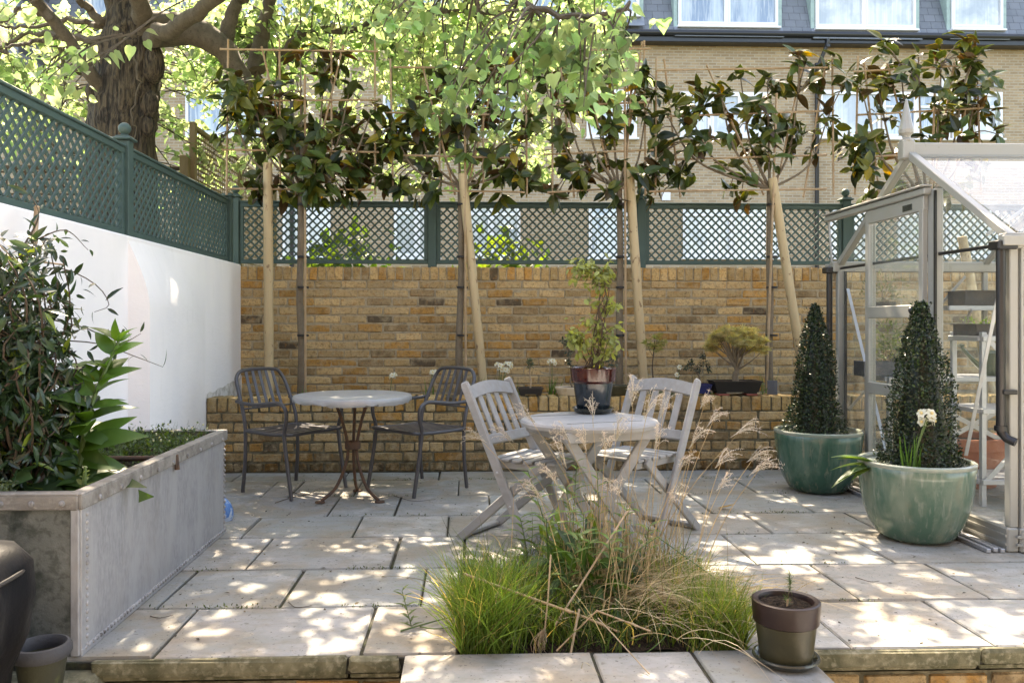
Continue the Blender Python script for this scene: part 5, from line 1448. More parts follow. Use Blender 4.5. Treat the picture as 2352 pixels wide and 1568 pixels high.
staging('metal_staging', 'aluminium shelving unit inside the greenhouse holding black seed trays', (3.12, 4.92, 0), 1.9, .34, (.15, .58, 1.02), 1.06)
staging('metal_bench', 'low aluminium bench along the back inside the greenhouse', (2.80, 5.42, 0), 2.5, .34, (.74,), .74, 'bench')
def seed_tray(label, loc, lx=.5, ly=.24, h=.07, plants=True):
    t = thing('seed_tray', label, 'tray', loc)
    k = MB()
    for (c, s_) in (((0, -ly / 2, h / 2), (lx, .006, h)), ((0, ly / 2, h / 2), (lx, .006, h)), ((-lx / 2, 0, h / 2), (.006, ly, h)), ((lx / 2, 0, h / 2), (.006, ly, h)), ((0, 0, .004), (lx, ly, .006))): k.box(c, s_)
    for (c, s_) in (((0, -ly / 2 - .008, h), (lx + .03, .02, .006)), ((0, ly / 2 + .008, h), (lx + .03, .02, .006)), ((-lx / 2 - .008, 0, h), (.02, ly, .006)), ((lx / 2 + .008, 0, h), (.02, ly, .006))): k.box(c, s_)
    k.build('tray_shell', M['tray'], t)
    k = MB(); k.box((0, 0, h * .7), (lx - .012, ly - .012, .01)); k.build('compost', M['soil'], t)
    if plants:
        n = 260; k = MB(); loc_ = np.c_[rng.uniform(-lx / 2, lx / 2, n), rng.uniform(-ly / 2, ly / 2, n), h * .7 + rng.random(n) * .06]
        k.inst(SL[0], SL[1], frames(rng.normal(0, 1, (n, 3)) + np.array((0, 0, .5)), unit(rng.normal(0, .4, (n, 3)) + np.array((0, 0, 1)))) * rng.uniform(.015, .03, n)[:, None, None], loc_, np.array((.12, .22, .04)) * rng.uniform(.7, 1.3, (n, 1))); k.build('seedlings', M['softleaf'], t)
    return t
seed_tray('black seed tray of bright seedlings on the top shelf', (3.42, 5.09, 1.038), .60)
seed_tray('second black seed tray of seedlings further along the top shelf', (4.15, 5.09, 1.038), .60)
gs = thing('hanging_shelf', 'narrow aluminium shelf hung high inside the greenhouse', 'shelf', (3.35, 5.45, 1.22))
k = MB(); k.box((.8, .12, 0), (1.7, .02, .03)); k.box((.8, .30, 0), (1.7, .02, .03)); k.box((.8, .21, .012), (1.7, .17, .004)); k.build('shelf_board', M['aluminium'], gs)
k = MB(); [k.bar((x, .32, -.25), (x, .10, -.01), .02, .004, (1, 0, 0)) for x in (.1, 1.4)]; k.build('bracket', M['aluminium'], gs)
seed_tray('dusty black tray on the high shelf inside the greenhouse', (3.62, 5.66, 1.237), .42, .20, .10, False)
def clay_pot(label, loc, r, h, m_, cat='pot', name='plant_pot'):
    t = thing(name, label, cat, loc)
    k = MB(); k.lathe([(r * .66, 0), (r * .68, .004), (r * .92, h * .78), (r * .86, h * .78), (r * .62, .02), (0, .02)], 32); k.build('body', m_, t, True)
    k = MB(); k.lathe([(r * .92, h * .76), (r, h * .77), (r * 1.02, h * .97), (r * .99, h), (r * .92, h), (r * .90, h * .9), (r * .9, h * .76), (r * .92, h * .76)], 32); k.build('rim', m_, t, True)
    k = MB(); k.lathe([(r * .90, h * .86), (0, h * .88)], 20); k.build('soil', M['soil'], t); return t
clay_pot('large orange terracotta pot on the greenhouse floor', (3.45, 5.62, 0), .27, .34, M['terracotta'])
clay_pot('small pink clay pot on the bench inside the greenhouse', (3.02, 5.60, .757), .07, .12, M['pinkclay'])
def leafy(name, label, loc, r, h, n, base, size, m_='softleaf', tpl=None, cat='plant'):
    t = thing(name, label, cat, loc); k = MB(); tpl = tpl or leaf_tpl(.5, 3, .2, .2, 'oval')
    u = unit(rng.normal(size=(n, 3))); u[:, 2] = np.abs(u[:, 2]); loc_ = u * rng.uniform(.35, 1, (n, 1)) * np.array((r, r, h)) + np.array((0, 0, h * .05))
    k.inst(tpl[0], tpl[1], frames(u + rng.normal(0, .5, (n, 3)), unit(rng.normal(0, .5, (n, 3)) + np.array((0, 0, 1)))) * rng.uniform(.6, 1.2, n)[:, None, None] * size, loc_, np.array(base) * rng.uniform(.6, 1.35, (n, 1))); k.build('leaves', M[m_], t)
    s_ = MB()
    for i in range(8):
        j = u[random.randrange(n)]; s_.tube(curve([(0, 0, -.02), tuple(j * np.array((r, r, h)) * .5 + np.array((0, 0, .02))), tuple(j * np.array((r, r, h)) * .95)], 6), lerp_r(.003, .0012, 6), 4)
    s_.build('stems', M['paletwig'], t); return t
leafy('silver_plant', 'silvery cream leaved plant in the small pink clay pot', (3.02, 5.60, .86), .10, .14, 260, (.45, .43, .26), .035)
k = thing('trough_planter', 'grey trough planter on the bench behind the sliding door', 'planter', (2.98, 5.55, .757), 0)
mbx = MB(); 
for (c, s_) in (((-.24, 0, .05), (.012, .15, .10)), ((.02 - .32, 0, .05), (.012, .15, .10))): pass
mbx.box((-.14, -.07, .05), (.34, .012, .10), None, .003); mbx.box((-.14, .07, .05), (.34, .012, .10), None, .003); mbx.box((-.31, 0, .05), (.012, .15, .10)); mbx.box((.03, 0, .05), (.012, .15, .10)); mbx.box((-.14, 0, .006), (.34, .14, .01)); mbx.build('trough_body', M['slatetile'], k)
mbx = MB(); mbx.box((-.14, 0, .078), (.328, .128, .01)); mbx.build('soil', M['soil'], k)
leafy('fern_plant', 'soft green feathery plant in the grey trough inside the greenhouse', (2.88, 5.55, .84), .13, .30, 420, (.15, .19, .05), .030)
leafy('olive_shrub', 'grey green twiggy olive shrub high inside the greenhouse by the door', (2.86, 5.60, 1.26), .17, .20, 300, (.13, .15, .085), .032, 'softleaf', leaf_tpl(.25, 3, .2, .1))
hp = MB(); hp.lathe([(.05, 0), (.075, .06), (.08, .10), (.074, .10), (.05, .02), (0, .02)], 20); o = hp.build('hanging_pot', M['tray'], None, True); o.location = (2.86, 5.60, 1.16); tag(o, 'small dark pot holding the olive shrub inside the greenhouse', 'pot')
wc = thing('watering_can', 'dark green watering can on the greenhouse bench', 'watering can', (3.62, 5.58, .757))
k = MB(); k.lathe([(.075, 0), (.08, .01), (.08, .15), (.06, .17), (.055, .165), (.07, .145), (.07, .02), (0, .02)], 24); k.build('can_body', M['greenpot'], wc, True)
k = MB(); k.tube(curve([(-.07, 0, .04), (-.14, 0, .10), (-.22, 0, .19)], 8), lerp_r(.022, .010, 8), 10); k.lathe([(.012, 0), (.03, .02), (.0, .025)], 12, (-.23, 0, .19)); k.build('spout', M['greenpot'], wc, True)
k = MB(); k.tube(curve([(-.04, 0, .165), (0, 0, .235), (.07, 0, .20), (.082, 0, .08)], 14), .008, 8); k.build('handle', M['greenpot'], wc, True)

# ------------------------------------------------------------------ small pots along the raised bed wall
ZW = ZL + .002
def wall_pt(x, y=905, Y=YL + .11): q = at_y(x, y, Y); return Vector((q.x, Y, ZW))
def rect_pot(label, loc, lx, ly, h, m_, feet=False):
    t = thing('bonsai_pot', label, 'pot', loc)
    k = MB(); V = []
    for (f, z) in ((.86, .012), (1.0, h), (.93, h), (.82, .03)):
        for (sx, sy) in ((-1, -1), (1, -1), (1, 1), (-1, 1)): V.append((sx * lx / 2 * f, sy * ly / 2 * f, z))
    F = [(4 * i + j, 4 * i + (j + 1) % 4, 4 * i + 4 + (j + 1) % 4, 4 * i + 4 + j) for i in range(3) for j in range(4)]
    k.add(np.array(V), [np.array(F), np.array([3, 2, 1, 0]), np.array([12, 13, 14, 15])]); k.box((0, -ly / 2 - .001, h - .006), (lx * 1.02, .008, .012)); k.box((0, ly / 2, h - .006), (lx * 1.02, .008, .012)); k.build('body', m_, t)
    k = MB(); [k.box((sx * lx * .32, sy * ly * .28, .007), (lx * .18, ly * .2, .014)) for sx in (-1, 1) for sy in (-1, 1)]; k.build('feet', m_, t)
    k = MB(); k.box((0, 0, h - .012), (lx * .92, ly * .92, .008)); k.build('soil', M['soil'], t); return t
def oval_pot(label, loc, rx, ry, h, m_):
    t = thing('bonsai_pot', label, 'pot', loc); k = MB()
    k.lathe([(.80, 0), (.86, .1 * h), (.98, .75 * h), (1.02, .82 * h), (1.02, h), (.95, h), (.88, .8 * h), (0, .8 * h)], 36)
    k.v[0][:, 0] *= rx; k.v[0][:, 1] *= ry; k.build('body', m_, t, True)
    k = MB(); k.lathe([(.93, h * .88), (0, h * .95)], 24); k.v[0][:, 0] *= rx; k.v[0][:, 1] *= ry; k.build('soil', M['soil'], t); return t
def small_tree(name, label, loc, trunk, tr_r, pads, n, base, size, m_, bark='bark', tpl=None, cat='bonsai'):
    """trunk: list of points; pads: (x,y,z,rx,rz)"""
    t = thing(name, label, cat, loc)
    k = MB(); P = curve(trunk, 14); k.tube(P, lerp_r(tr_r, tr_r * .45, 14), 9)
    top = P[-1]
    for (x, y, z, rx, rz) in pads:
        s0 = P[random.randint(7, 13)]; k.tube(curve([s0, ((s0.x + x) / 2, (s0.y + y) / 2, (s0.z + z) / 2 - .01), (x, y, z)], 7), lerp_r(tr_r * .38, .0015, 7), 5)
    k.build('trunk', M[bark], t, True)
    k = MB(); tpl = tpl or LF
    for (x, y, z, rx, rz) in pads:
        u = unit(rng.normal(size=(n, 3))); l_ = u * rng.uniform(.3, 1, (n, 1)) * np.array((rx, rx * .8, rz)) + np.array((x, y, z + rz * .4))
        k.inst(tpl[0], tpl[1], frames(u * .5 + rng.normal(0, .7, (n, 3)) + np.array((0, -.2, -.2)), unit(rng.normal(0, .4, (n, 3)) + np.array((0, -.2, 1)))) * rng.uniform(.7, 1.25, n)[:, None, None] * size, l_, np.array(base) * rng.uniform(.6, 1.4, (n, 1)) * rng.uniform(.92, 1.08, (n, 3)))
    k.build('foliage', M[m_], t); return t
ST = star_tpl()
q = wall_pt(1218); rect_pot('small black rectangular bonsai pot on the wall behind the left wooden chair', q, .19, .12, .062, M['blackpot'])
small_tree('bonsai_tree', 'tiny white stemmed bonsai with a tuft of leaves in the small black pot', q + Vector((0, 0, .05)), [(0, 0, 0), (.006, 0, .05), (-.004, 0, .11), (-.002, 0, .15)], .007, [(-.005, 0, .16, .022, .02), (.006, 0, .19, .018, .02), (-.012, 0, .20, .018, .02), (0, 0, .215, .015, .015)], 22, (.05, .075, .025), .018, 'bushleaf', 'paletwig')
q = wall_pt(1316); oval_pot('cream oval bonsai pot partly hidden by the pot on the table', q, .135, .09, .065, M['cream'])
small_tree('bonsai_tree', 'dark twisting evergreen bonsai in the cream oval pot', q + Vector((0, 0, .05)), [(0, 0, 0), (-.02, 0, .06), (.0, 0, .14), (-.03, 0, .22), (-.05, 0, .32)], .008, [(-.04, 0, .33, .035, .025), (-.07, 0, .36, .03, .02), (-.03, 0, .26, .03, .03), (.0, 0, .15, .05, .03), (-.035, 0, .2, .03, .03), (.02, 0, .11, .04, .025)], 45, (.018, .04, .022), .02, 'bushleaf')
q = wall_pt(1408); oval_pot('olive brown oval bonsai pot right of the pot on the table', q, .145, .09, .075, M['olive_glaze'])
small_tree('bonsai_tree', 'small dark leaved bonsai in the olive brown oval pot', q + Vector((-.02, 0, .06)), [(0, 0, 0), (.02, 0, .06), (0, 0, .12), (.01, 0, .2)], .007, [(.03, 0, .16, .05, .03), (.02, 0, .22, .05, .03), (-.03, 0, .2, .05, .03), (.05, 0, .24, .03, .02)], 45, (.03, .05, .03), .018, 'bushleaf')
q = wall_pt(1522, 905, YL + .12); oval_pot('green ribbed oval pot behind the right wooden chair', q, .12, .08, .10, M['greenpot'])
small_tree('maple_sapling', 'thin upright maple sapling with sparse yellow-green leaves by the third stake', q + Vector((-.07, 0, .09)), [(0, 0, 0), (-.01, 0, .12), (.0, 0, .24), (.01, 0, .33)], .006, [(.03, 0, .34, .05, .03), (-.05, 0, .30, .05, .03), (.04, 0, .27, .05, .04), (.0, 0, .25, .05, .05), (.07, 0, .30, .04, .03)], 34, (.22, .23, .07), .028, 'softleaf', 'twig', ST, 'sapling')
q = wall_pt(1604, 905, YL + .12); rect_pot('cobalt blue rectangular bonsai pot behind the right wooden chair', q, .18, .12, .085, M['cobalt'])
small_tree('bonsai_tree', 'spreading dark green bonsai in the cobalt blue pot', q + Vector((0, 0, .07)), [(0, 0, 0), (.01, 0, .06), (-.02, 0, .12), (0, 0, .17)], .009, [(-.09, 0, .13, .05, .02), (.05, 0, .16, .05, .03), (.03, 0, .22, .035, .02), (-.06, 0, .17, .03, .02), (.0, 0, .11, .05, .025), (.08, 0, .12, .03, .02)], 60, (.016, .034, .02), .018, 'bushleaf')
q = wall_pt(1687, 905, YL + .10); rect_pot('large black rectangular bonsai pot with the pale maple', q + Vector((0, 0, .014)), .37, .19, .098, M['blackpot'])
for dx, lab in ((-.11, 'red tile foot under the left side of the large black pot'), (.11, 'red tile foot under the right side of the large black pot')):
    k = MB(); k.box((0, 0, .007), (.085, .12, .014), None, .003); o = k.build('red_tile', M['redbrick']); o.location = q + Vector((dx, -.03, 0)); tag(o, lab, 'pot foot')
pads = []
for k in range(30):
    a = random.uniform(-math.pi, math.pi); r = math.sqrt(random.random()); pads.append((r * .225 * math.cos(a), r * .15 * math.sin(a), .20 + .20 * math.sqrt(max(0, 1 - r * r)) + random.uniform(-.04, .02), .062, .028))
small_tree('maple_bonsai', 'broad domed maple bonsai with pale cream-pink leaves', q + Vector((.01, 0, .10)), [(0, 0, 0), (-.004, 0, .05), (.01, 0, .09), (-.01, 0, .15), (.0, 0, .22)], .026, pads, 80, (.42, .38, .22), .036, 'softleaf', 'bark', ST)
k = MB(); k.box((0, 0, .055), (.012, .075, .11), rotm(0, R(10), R(70)), .002); o = k.build('slate_tile', M['slatetile']); o.location = wall_pt(1774, 905, YL + .10); tag(o, 'dark slate offcut leaning by the leaning stake', 'tile')
k = MB(); k.lathe([(.022, 0), (.024, .004), (.024, .035), (.018, .035), (.018, .01), (0, .01)], 18); o = k.build('metal_cup', M['chairmetal'], None, True); o.location = wall_pt(738); tag(o, 'small dark metal cup on the wall beside the first magnolia', 'cup')
for (x, lab, nl, h, stems, hd, Y) in (
    (895, 'single white narcissus behind the blue-grey table', 6, .10, [(.02, 0, .13)], 4, YL + .3),
    (985, 'narcissus clump with one bloom behind the right metal chair', 14, .17, [(.03, 0, .165)], 3, YL + .3),
    (1150, 'double headed white narcissus behind the left wooden chair', 22, .20, [(-.01, 0, .21), (.035, -.01, .18), (.06, 0, .215), (.01, .01, .17)], 6, YL + .3),
    (1105, 'flowerless narcissus leaves beside the leaning second stake', 16, .18, [], 3, YL + .35),
    (1268, 'tall narcissus with paired white blooms beside the small black pot', 22, .20, [(0, 0, .24)], 6, YL + .22),
    (1188, 'narcissus leaves just left of the small black pot', 10, .15, [], 4, YL + .3),
    (1555, 'small white flowers on thin stalks by the sapling', 4, .12, [(.0, 0, .14), (.02, 0, .20)], 1, YL + .3),
    (1762, 'arching narcissus leaves at the right of the maple bonsai', 12, .24, [], 3, YL + .3),
    (1640, 'strappy green leaves left of the maple bonsai', 10, .17, [], 3, YL + .2),
    (700, 'short green leaves at the foot of the first magnolia', 10, .12, [], 3, YL + .3)):
    q = wall_pt(x, 905, Y); q.z = ZL - .065; narcissus(lab, q, nl, h + .07, [(a, b_, c + .07) for a, b_, c in stems], .023, 'narcissus along the raised bed', .006, hd)

# ------------------------------------------------------------------ planting square: grass, dry plumes, weeds, sticks
bx0, bx1, by0, by1 = BED
g = MB()
def grass_patch(n, cx, cy, sx, sy, h, col, spread=.25, w=.0042):
    x = np.clip(rng.normal(cx, sx, n), bx0 + .01, bx1 - .01); y = np.clip(rng.normal(cy, sy, n), by0 - .03, by1 - .02)
    b = np.c_[x, y, np.full(n, -.01)]
    d = np.c_[rng.normal(0, spread, n), rng.normal(0, spread, n), np.ones(n)]
    ribbons(g, b, d, np.c_[rng.normal(0, .7, n), rng.normal(-.12, .7, n), -rng.random(n) * .9], rng.uniform(.45, 1.1, n) * h, rng.uniform(.6, 1.3, n) * w, 5, np.where(rng.random((n, 1)) < .10, np.array((.38, .31, .16)), np.array(col)) * rng.uniform(.5, 1.4, (n, 1)) * rng.uniform(.92, 1.08, (n, 3)))
GC = (.10, .17, .03)
grass_patch(1300, .06, 2.93, .06, .09, .35, (.115, .19, .045), .3); grass_patch(600, .10, 3.15, .08, .16, .27, GC); grass_patch(260, .27, 2.98, .10, .08, .20, (.06, .10, .028))  # left grass coloured brighter, its well-lit look put into the blades
grass_patch(800, .90, 3.0, .05, .14, .24, (.115, .18, .045), .32); grass_patch(400, .84, 3.25, .08, .22, .24, GC); grass_patch(500, .5, 3.3, .25, .22, .26, (.05, .09, .028)); grass_patch(500, .45, 3.55, .28, .14, .28, (.07, .10, .03), .4)
grass_patch(420, .55, 2.93, .2, .06, .20, (.06, .10, .03), .5); grass_patch(500, .9, 2.9, .06, .06, .26, (.115, .185, .045), .25)
stuff(g.build('grass', M['grass']), 'bright green grass growing thickly round the planting square', 'grass')
# tall dry ornamental grass: stems and plumes
dg = thing('dry_grass_clump', 'dry straw coloured ornamental grass with feathery plumes in the planting square', 'ornamental grass', (.62, 3.30, 0))
sm, pl = MB(), MB()
def plume(tip, d, L, n=16):
    d = Vector(d).normalized()
    for k in range(n):
        s0 = tip - d * random.uniform(0, L * .5); a = Vector(rng.normal(0, 1, 3)); a = (a - d * a.dot(d)).normalized()
        droop = Vector((d.x * .6, d.y * .2, -.5)) * random.uniform(.2, 1)
        P = curve([s0, s0 + d * L * .35 + a * L * .10, s0 + d * L * .62 + a * L * .20 + droop * L * .18, s0 + d * L * .75 + a * L * .26 + droop * L * .5], 8)
        c = np.array((.58, .53, .46)) * random.uniform(.7, 1.2)
        pl.tube(P, lerp_r(.0010, .0005, 8), 3, c, False)
        for q in P[2:]:
            for _ in range(2):
                e = q + Vector(rng.normal(0, .006, 3)); pl.tube([q, e], [.0008, .0004], 3, np.array((.72, .62, .54)) * random.uniform(.8, 1.2), False)
tips = [(1100, 1005, 3.9), (1160, 1000, 3.9), (1215, 955, 3.7), (1285, 1040, 3.4), (1300, 1000, 3.5), (1340, 1010, 3.3), (1455, 900, 3.4), (1490, 930, 3.5), (1525, 930, 3.55), (1570, 1060, 3.4), (1595, 1005, 3.5), (1640, 960, 3.6), (1620, 920, 3.7), (1700, 990, 3.6),
        (1735, 1045, 3.5), (1745, 1075, 3.4), (1660, 1050, 3.5), (1390, 1030, 3.2), (1420, 1120, 3.1), (1230, 1130, 3.3), (1545, 1150, 3.2), (1660, 1110, 3.4), (1360, 940, 3.7), (1420, 985, 3.4), (1510, 1010, 3.3), (1270, 1090, 3.2)]
dgo = Vector(dg.location)
for (x, y, Y) in tips:
    tip = at_y(x, y, Y) - dgo
    b = Vector((np.clip(tip.x * .35 + random.uniform(-.14, .14), -.5, .3), np.clip((Y - 3.3) * .3 + random.uniform(-.12, .12), -.4, .4), 0))
    m1 = b.lerp(tip, .5) + Vector((0, 0, .06)); P = curve([b, m1, tip], 10); sm.tube(P, lerp_r(.0022, .0011, 10), 4, np.array((.45, .33, .19)) * random.uniform(.8, 1.25))
    d = (P[-1] - P[-3]).normalized() + Vector(((x - 1400) / 900, 0, -.1)); plume(tip, d, random.uniform(.09, .15), 11)
n = 330    # bare dead stems, upright then a flattened swathe to the right
b = np.c_[rng.normal(0, .14, n), rng.normal(0, .16, n), np.zeros(n)]
ribbons(sm, b, np.c_[rng.normal(0, .16, n), rng.normal(0, .16, n), np.ones(n)], np.c_[rng.normal(0, .25, n), rng.normal(0, .25, n), np.zeros(n)], rng.uniform(.22, .58, n), rng.uniform(.0022, .004, n), 6, np.array((.46, .34, .20)) * rng.uniform(.6, 1.3, (n, 1)))
n = 620
b = np.c_[rng.normal(.10, .15, n), rng.normal(-.12, .14, n), np.full(n, .06)]
ribbons(sm, b, np.c_[rng.normal(.75, .35, n), rng.normal(-.35, .3, n), rng.uniform(.3, .9, n)], np.c_[rng.normal(.3, .3, n), rng.normal(-.4, .3, n), -rng.uniform(.9, 1.7, n)], rng.uniform(.22, .42, n), rng.uniform(.0022, .0036, n), 8, np.array((.52, .42, .28)) * rng.uniform(.6, 1.35, (n, 1)))
n = 220
b = np.c_[rng.normal(-.33, .14, n), rng.normal(.05, .25, n), np.full(n, .03)]
ribbons(sm, b, np.c_[rng.normal(-.2, .5, n), rng.normal(-.2, .5, n), rng.uniform(.4, 1, n)], np.c_[rng.normal(0, .5, n), rng.normal(-.2, .5, n), -rng.uniform(.5, 1.7, n)], rng.uniform(.15, .34, n), rng.uniform(.002, .0032, n), 7, np.array((.42, .36, .2)) * rng.uniform(.5, 1.2, (n, 1)))
sm.build('stems', M['straw'], dg); pl.build('plumes', M['straw'], dg)
# leafy willowherb stems
WL = leaf_tpl(.20, 5, .25, .35, 'lance')
for (x0, x1, y1, Y, lab) in ((1290, 1212, 1080, 3.45, 'leafy green weed stem leaning left in the planting square'), (1330, 1300, 1120, 3.4, 'leafy green weed stem before the table legs'), (1380, 1372, 1085, 3.5, 'tall leafy weed stem in the middle of the planting square'), (1420, 1440, 1160, 3.35, 'bent leafy weed stem right of the middle of the planting square'),
                             (1260, 1255, 1190, 3.3, 'short leafy weed stem at the left of the planting square'), (1340, 1340, 1180, 3.25, 'short leafy weed stem at the centre of the planting square'), (1290, 1330, 1230, 3.1, 'pale leafy weed stem leaning right over the canes'),
                             (1220, 1195, 1190, 3.5, 'leafy weed stem at the far left corner of the planting square'), (1470, 1490, 1210, 3.3, 'leafy weed stem among the dry grass stems at the right'), (1310, 1325, 1060, 3.6, 'tallest leafy weed stem before the left leg of the wooden table'), (1400, 1400, 1230, 3.1, 'low leafy weed stem at the front centre of the planting square')):
    bpt = at_y(x0, 1330, Y); bpt = Vector((np.clip(bpt.x, bx0 + .1, bx1 - .1), Y, 0)); tip = at_y(x1, y1, Y - .05) - bpt
    t = thing('wild_weed', lab, 'weed', bpt, 0, 'leafy weed stems in the planting square'); P = curve([(0, 0, -.01), tip * .5 + Vector((0, 0, .03)), tip], 14)
    k = MB(); k.tube(P, lerp_r(.0035, .0015, 14), 5); k.build('stem', M['stem'], t, True); k = MB()
    for i, q in enumerate(P[2:]):
        for s in (0, 1):
            th = i * 1.57 + s * math.pi + .4; d = np.array((math.cos(th), math.sin(th), .55)); k.inst(WL[0], WL[1], frames(d[None], np.array((-.3 * math.cos(th), -.3 * math.sin(th), 1.0))[None]) * random.uniform(.05, .105), np.array(tuple(q))[None], (np.array((.09, .165, .04)) * random.uniform(.7, 1.4))[None])
    k.build('leaves', M['softleaf'], t)
leafy('dock_plant', 'clump of broad dark dock leaves in the shade of the planting square', (.45, 3.22, .04), .20, .20, 70, (.035, .075, .02), .12, 'softleaf', leaf_tpl(.42, 5, .25, .4, 'lance'))
leafy('dock_plant', 'bright lettuce green leaf clump behind the canes', (.42, 3.50, .04), .16, .24, 60, (.13, .20, .03), .10, 'softleaf', leaf_tpl(.42, 5, .25, .4, 'lance'))
# broken canes lying across the planting square
def stick(name, label, a, b_, r, m_, cat='cane', node=True, kind='canes'):
    a, b_ = Vector(a), Vector(b_); k = MB(); P, rr = [], []
    L_ = (b_ - a).length; n = max(2, int(L_ / .11)); dd = (b_ - a).normalized() * .004
    for i in range(n + 1):
        q = (b_ - a) * (i / n); P += [q - dd, q, q + dd]; rr += [r, r * (1.18 if node else 1), r]
    k.tube(P, [q * .72 for q in rr], 7); o = k.build(name, m_, None, True); o.location = a; return tag(o, label, cat)
stick('bamboo_cane', 'long broken bamboo cane lying across the left of the grass', at_y(1068, 1318, 2.95), at_y(1310, 1405, 2.86), .0065, M['bamboo'])
stick('bamboo_cane', 'short orange bamboo piece low in the middle of the grass', at_y(1300, 1398, 2.90), at_y(1420, 1450, 2.86), .006, M['bamboo'])
stick('bamboo_cane', 'pale bamboo cane sloping down to the right in the grass', at_y(1372, 1402, 2.86), at_y(1492, 1448, 2.80), .0045, M['bamboo'])
stick('bamboo_cane', 'thin bamboo piece propped diagonally below the crossing canes', at_y(1280, 1492, 2.80), at_y(1370, 1402, 2.86), .004, M['bamboo'])
stick('bamboo_cane', 'short grey cane stub standing at the front of the grass', at_y(1308, 1515, 2.78), at_y(1330, 1400, 2.85), .0055, M['paletwig'])
stick('dry_reed', 'thick pale reed leaning up to the right over the planting square', at_y(1275, 1435, 2.90), at_y(1440, 1175, 3.20), .0055, M['bamboo'], 'reed', False)
stick('green_stalk', 'bent dark green stalk rising at the right of the planting square', at_y(1395, 1310, 3.1), at_y(1510, 1232, 3.15), .003, M['stem'], 'stalk', False)
stick('green_stalk', 'dark green stalk sloping down to the right of the planting square', at_y(1510, 1232, 3.15), at_y(1640, 1325, 3.1), .003, M['stem'], 'stalk', False)
stick('dry_reed', 'thin grey reed fallen over the front edge onto the landing', at_y(1375, 1420, 2.84), at_z(1490, 1545, .006), .003, M['paletwig'], 'reed', False)
rp = thing('root_tuft', 'bleached tuft of dead roots hanging at the front of the grass', 'dead plant', at_y(1265, 1440, 2.84))
k = MB(); k.tube([(0, 0, .25), (-.01, 0, .1), (-.02, 0, .0)], .003, 5, (.55, .42, .3))
for i in range(26): k.tube(curve([(-.02, 0, .0), (-.03 + rng.normal(0, .012), rng.normal(0, .012), -.05), (-.04 + rng.normal(0, .02), rng.normal(0, .015), -.09 - random.random() * .03)], 5), lerp_r(.0018, .0006, 5), 3, np.array((.6, .5, .4)) * random.uniform(.7, 1.2), False)
k.build('roots', M['straw'], rp)

# ------------------------------------------------------------------ foreground pot with pine seedling
FP = at_z(1805, 1522, 0); FP.z = .001
k = MB(); k.lathe([(.078, 0), (.084, .003), (.100, .018), (.107, .024), (.105, .030), (.098, .030), (.086, .014), (0, .010)], 40); o = k.build('saucer', M['saucer'], None, True); o.location = FP; tag(o, 'dark grey saucer on the landing under the brown rimmed pot', 'saucer')
fp = thing('glazed_pot', 'brown rimmed olive glazed pot on the landing beside the grass', 'pot', FP + Vector((0, 0, .011)))
k = MB(); k.lathe([(.076, 0), (.082, .004), (.095, .11), (.097, .132), (.090, .132)], 44); k.build('olive_body', M['olive_glaze'], fp, True)
k = MB(); k.lathe([(.096, .124), (.104, .129), (.109, .190), (.108, .197), (.102, .200), (.088, .197), (.084, .188), (.083, .15), (.096, .124)], 44); k.build('brown_rim', M['brown_glaze'], fp, True)
k = MB(); n = 16; V = [(0, 0, .186)]
for i in range(1, 6):
    for j in range(n): V.append((.0855 * i / 5 * math.cos(j * 6.283 / n), .0855 * i / 5 * math.sin(j * 6.283 / n), .182 + random.uniform(-.004, .004)))
F = [(1 + i * n + j, 1 + i * n + (j + 1) % n, 1 + (i + 1) * n + (j + 1) % n, 1 + (i + 1) * n + j) for i in range(4) for j in range(n)]
k.add(np.array(V), [np.array(F), np.array([(0, 1 + j, 1 + (j + 1) % n) for j in range(n)])]); k.build('soil', M['soil'], fp)
ps = thing('pine_seedling', 'tiny blue-green pine seedling in the brown rimmed pot', 'seedling', FP + Vector((.005, 0, .194)))
k = MB(); k.tube(curve([(0, 0, 0), (.004, 0, .03), (.010, 0, .065), (.006, 0, .10)], 8), lerp_r(.002, .001, 8), 5); k.build('stem', M['twig'], ps)
k = MB(); n = 150; f = np.r_[rng.uniform(.0, .02, 40), rng.uniform(.045, .10, n - 40)]; b = np.c_[.008 * np.ones(n) * (f > .02), np.zeros(n), f]
ribbons(k, b, unit(rng.normal(0, 1, (n, 3))) + np.array((0, 0, .35)), rng.normal(0, .1, (n, 3)), rng.uniform(.012, .026, n), np.full(n, .0011), 2, np.array((.07, .12, .07)) * rng.uniform(.7, 1.3, (n, 1))); k.build('needles', M['grass'], ps)
k = MB(); k.box((0, 0, .012), (.006, .003, .03), rotm(0, .1, .3)); o = k.build('plant_label', M['bamboo']); o.location = FP + Vector((-.006, -.028, .19)); tag(o, 'tiny wooden marker in the soil of the brown rimmed pot', 'plant marker')

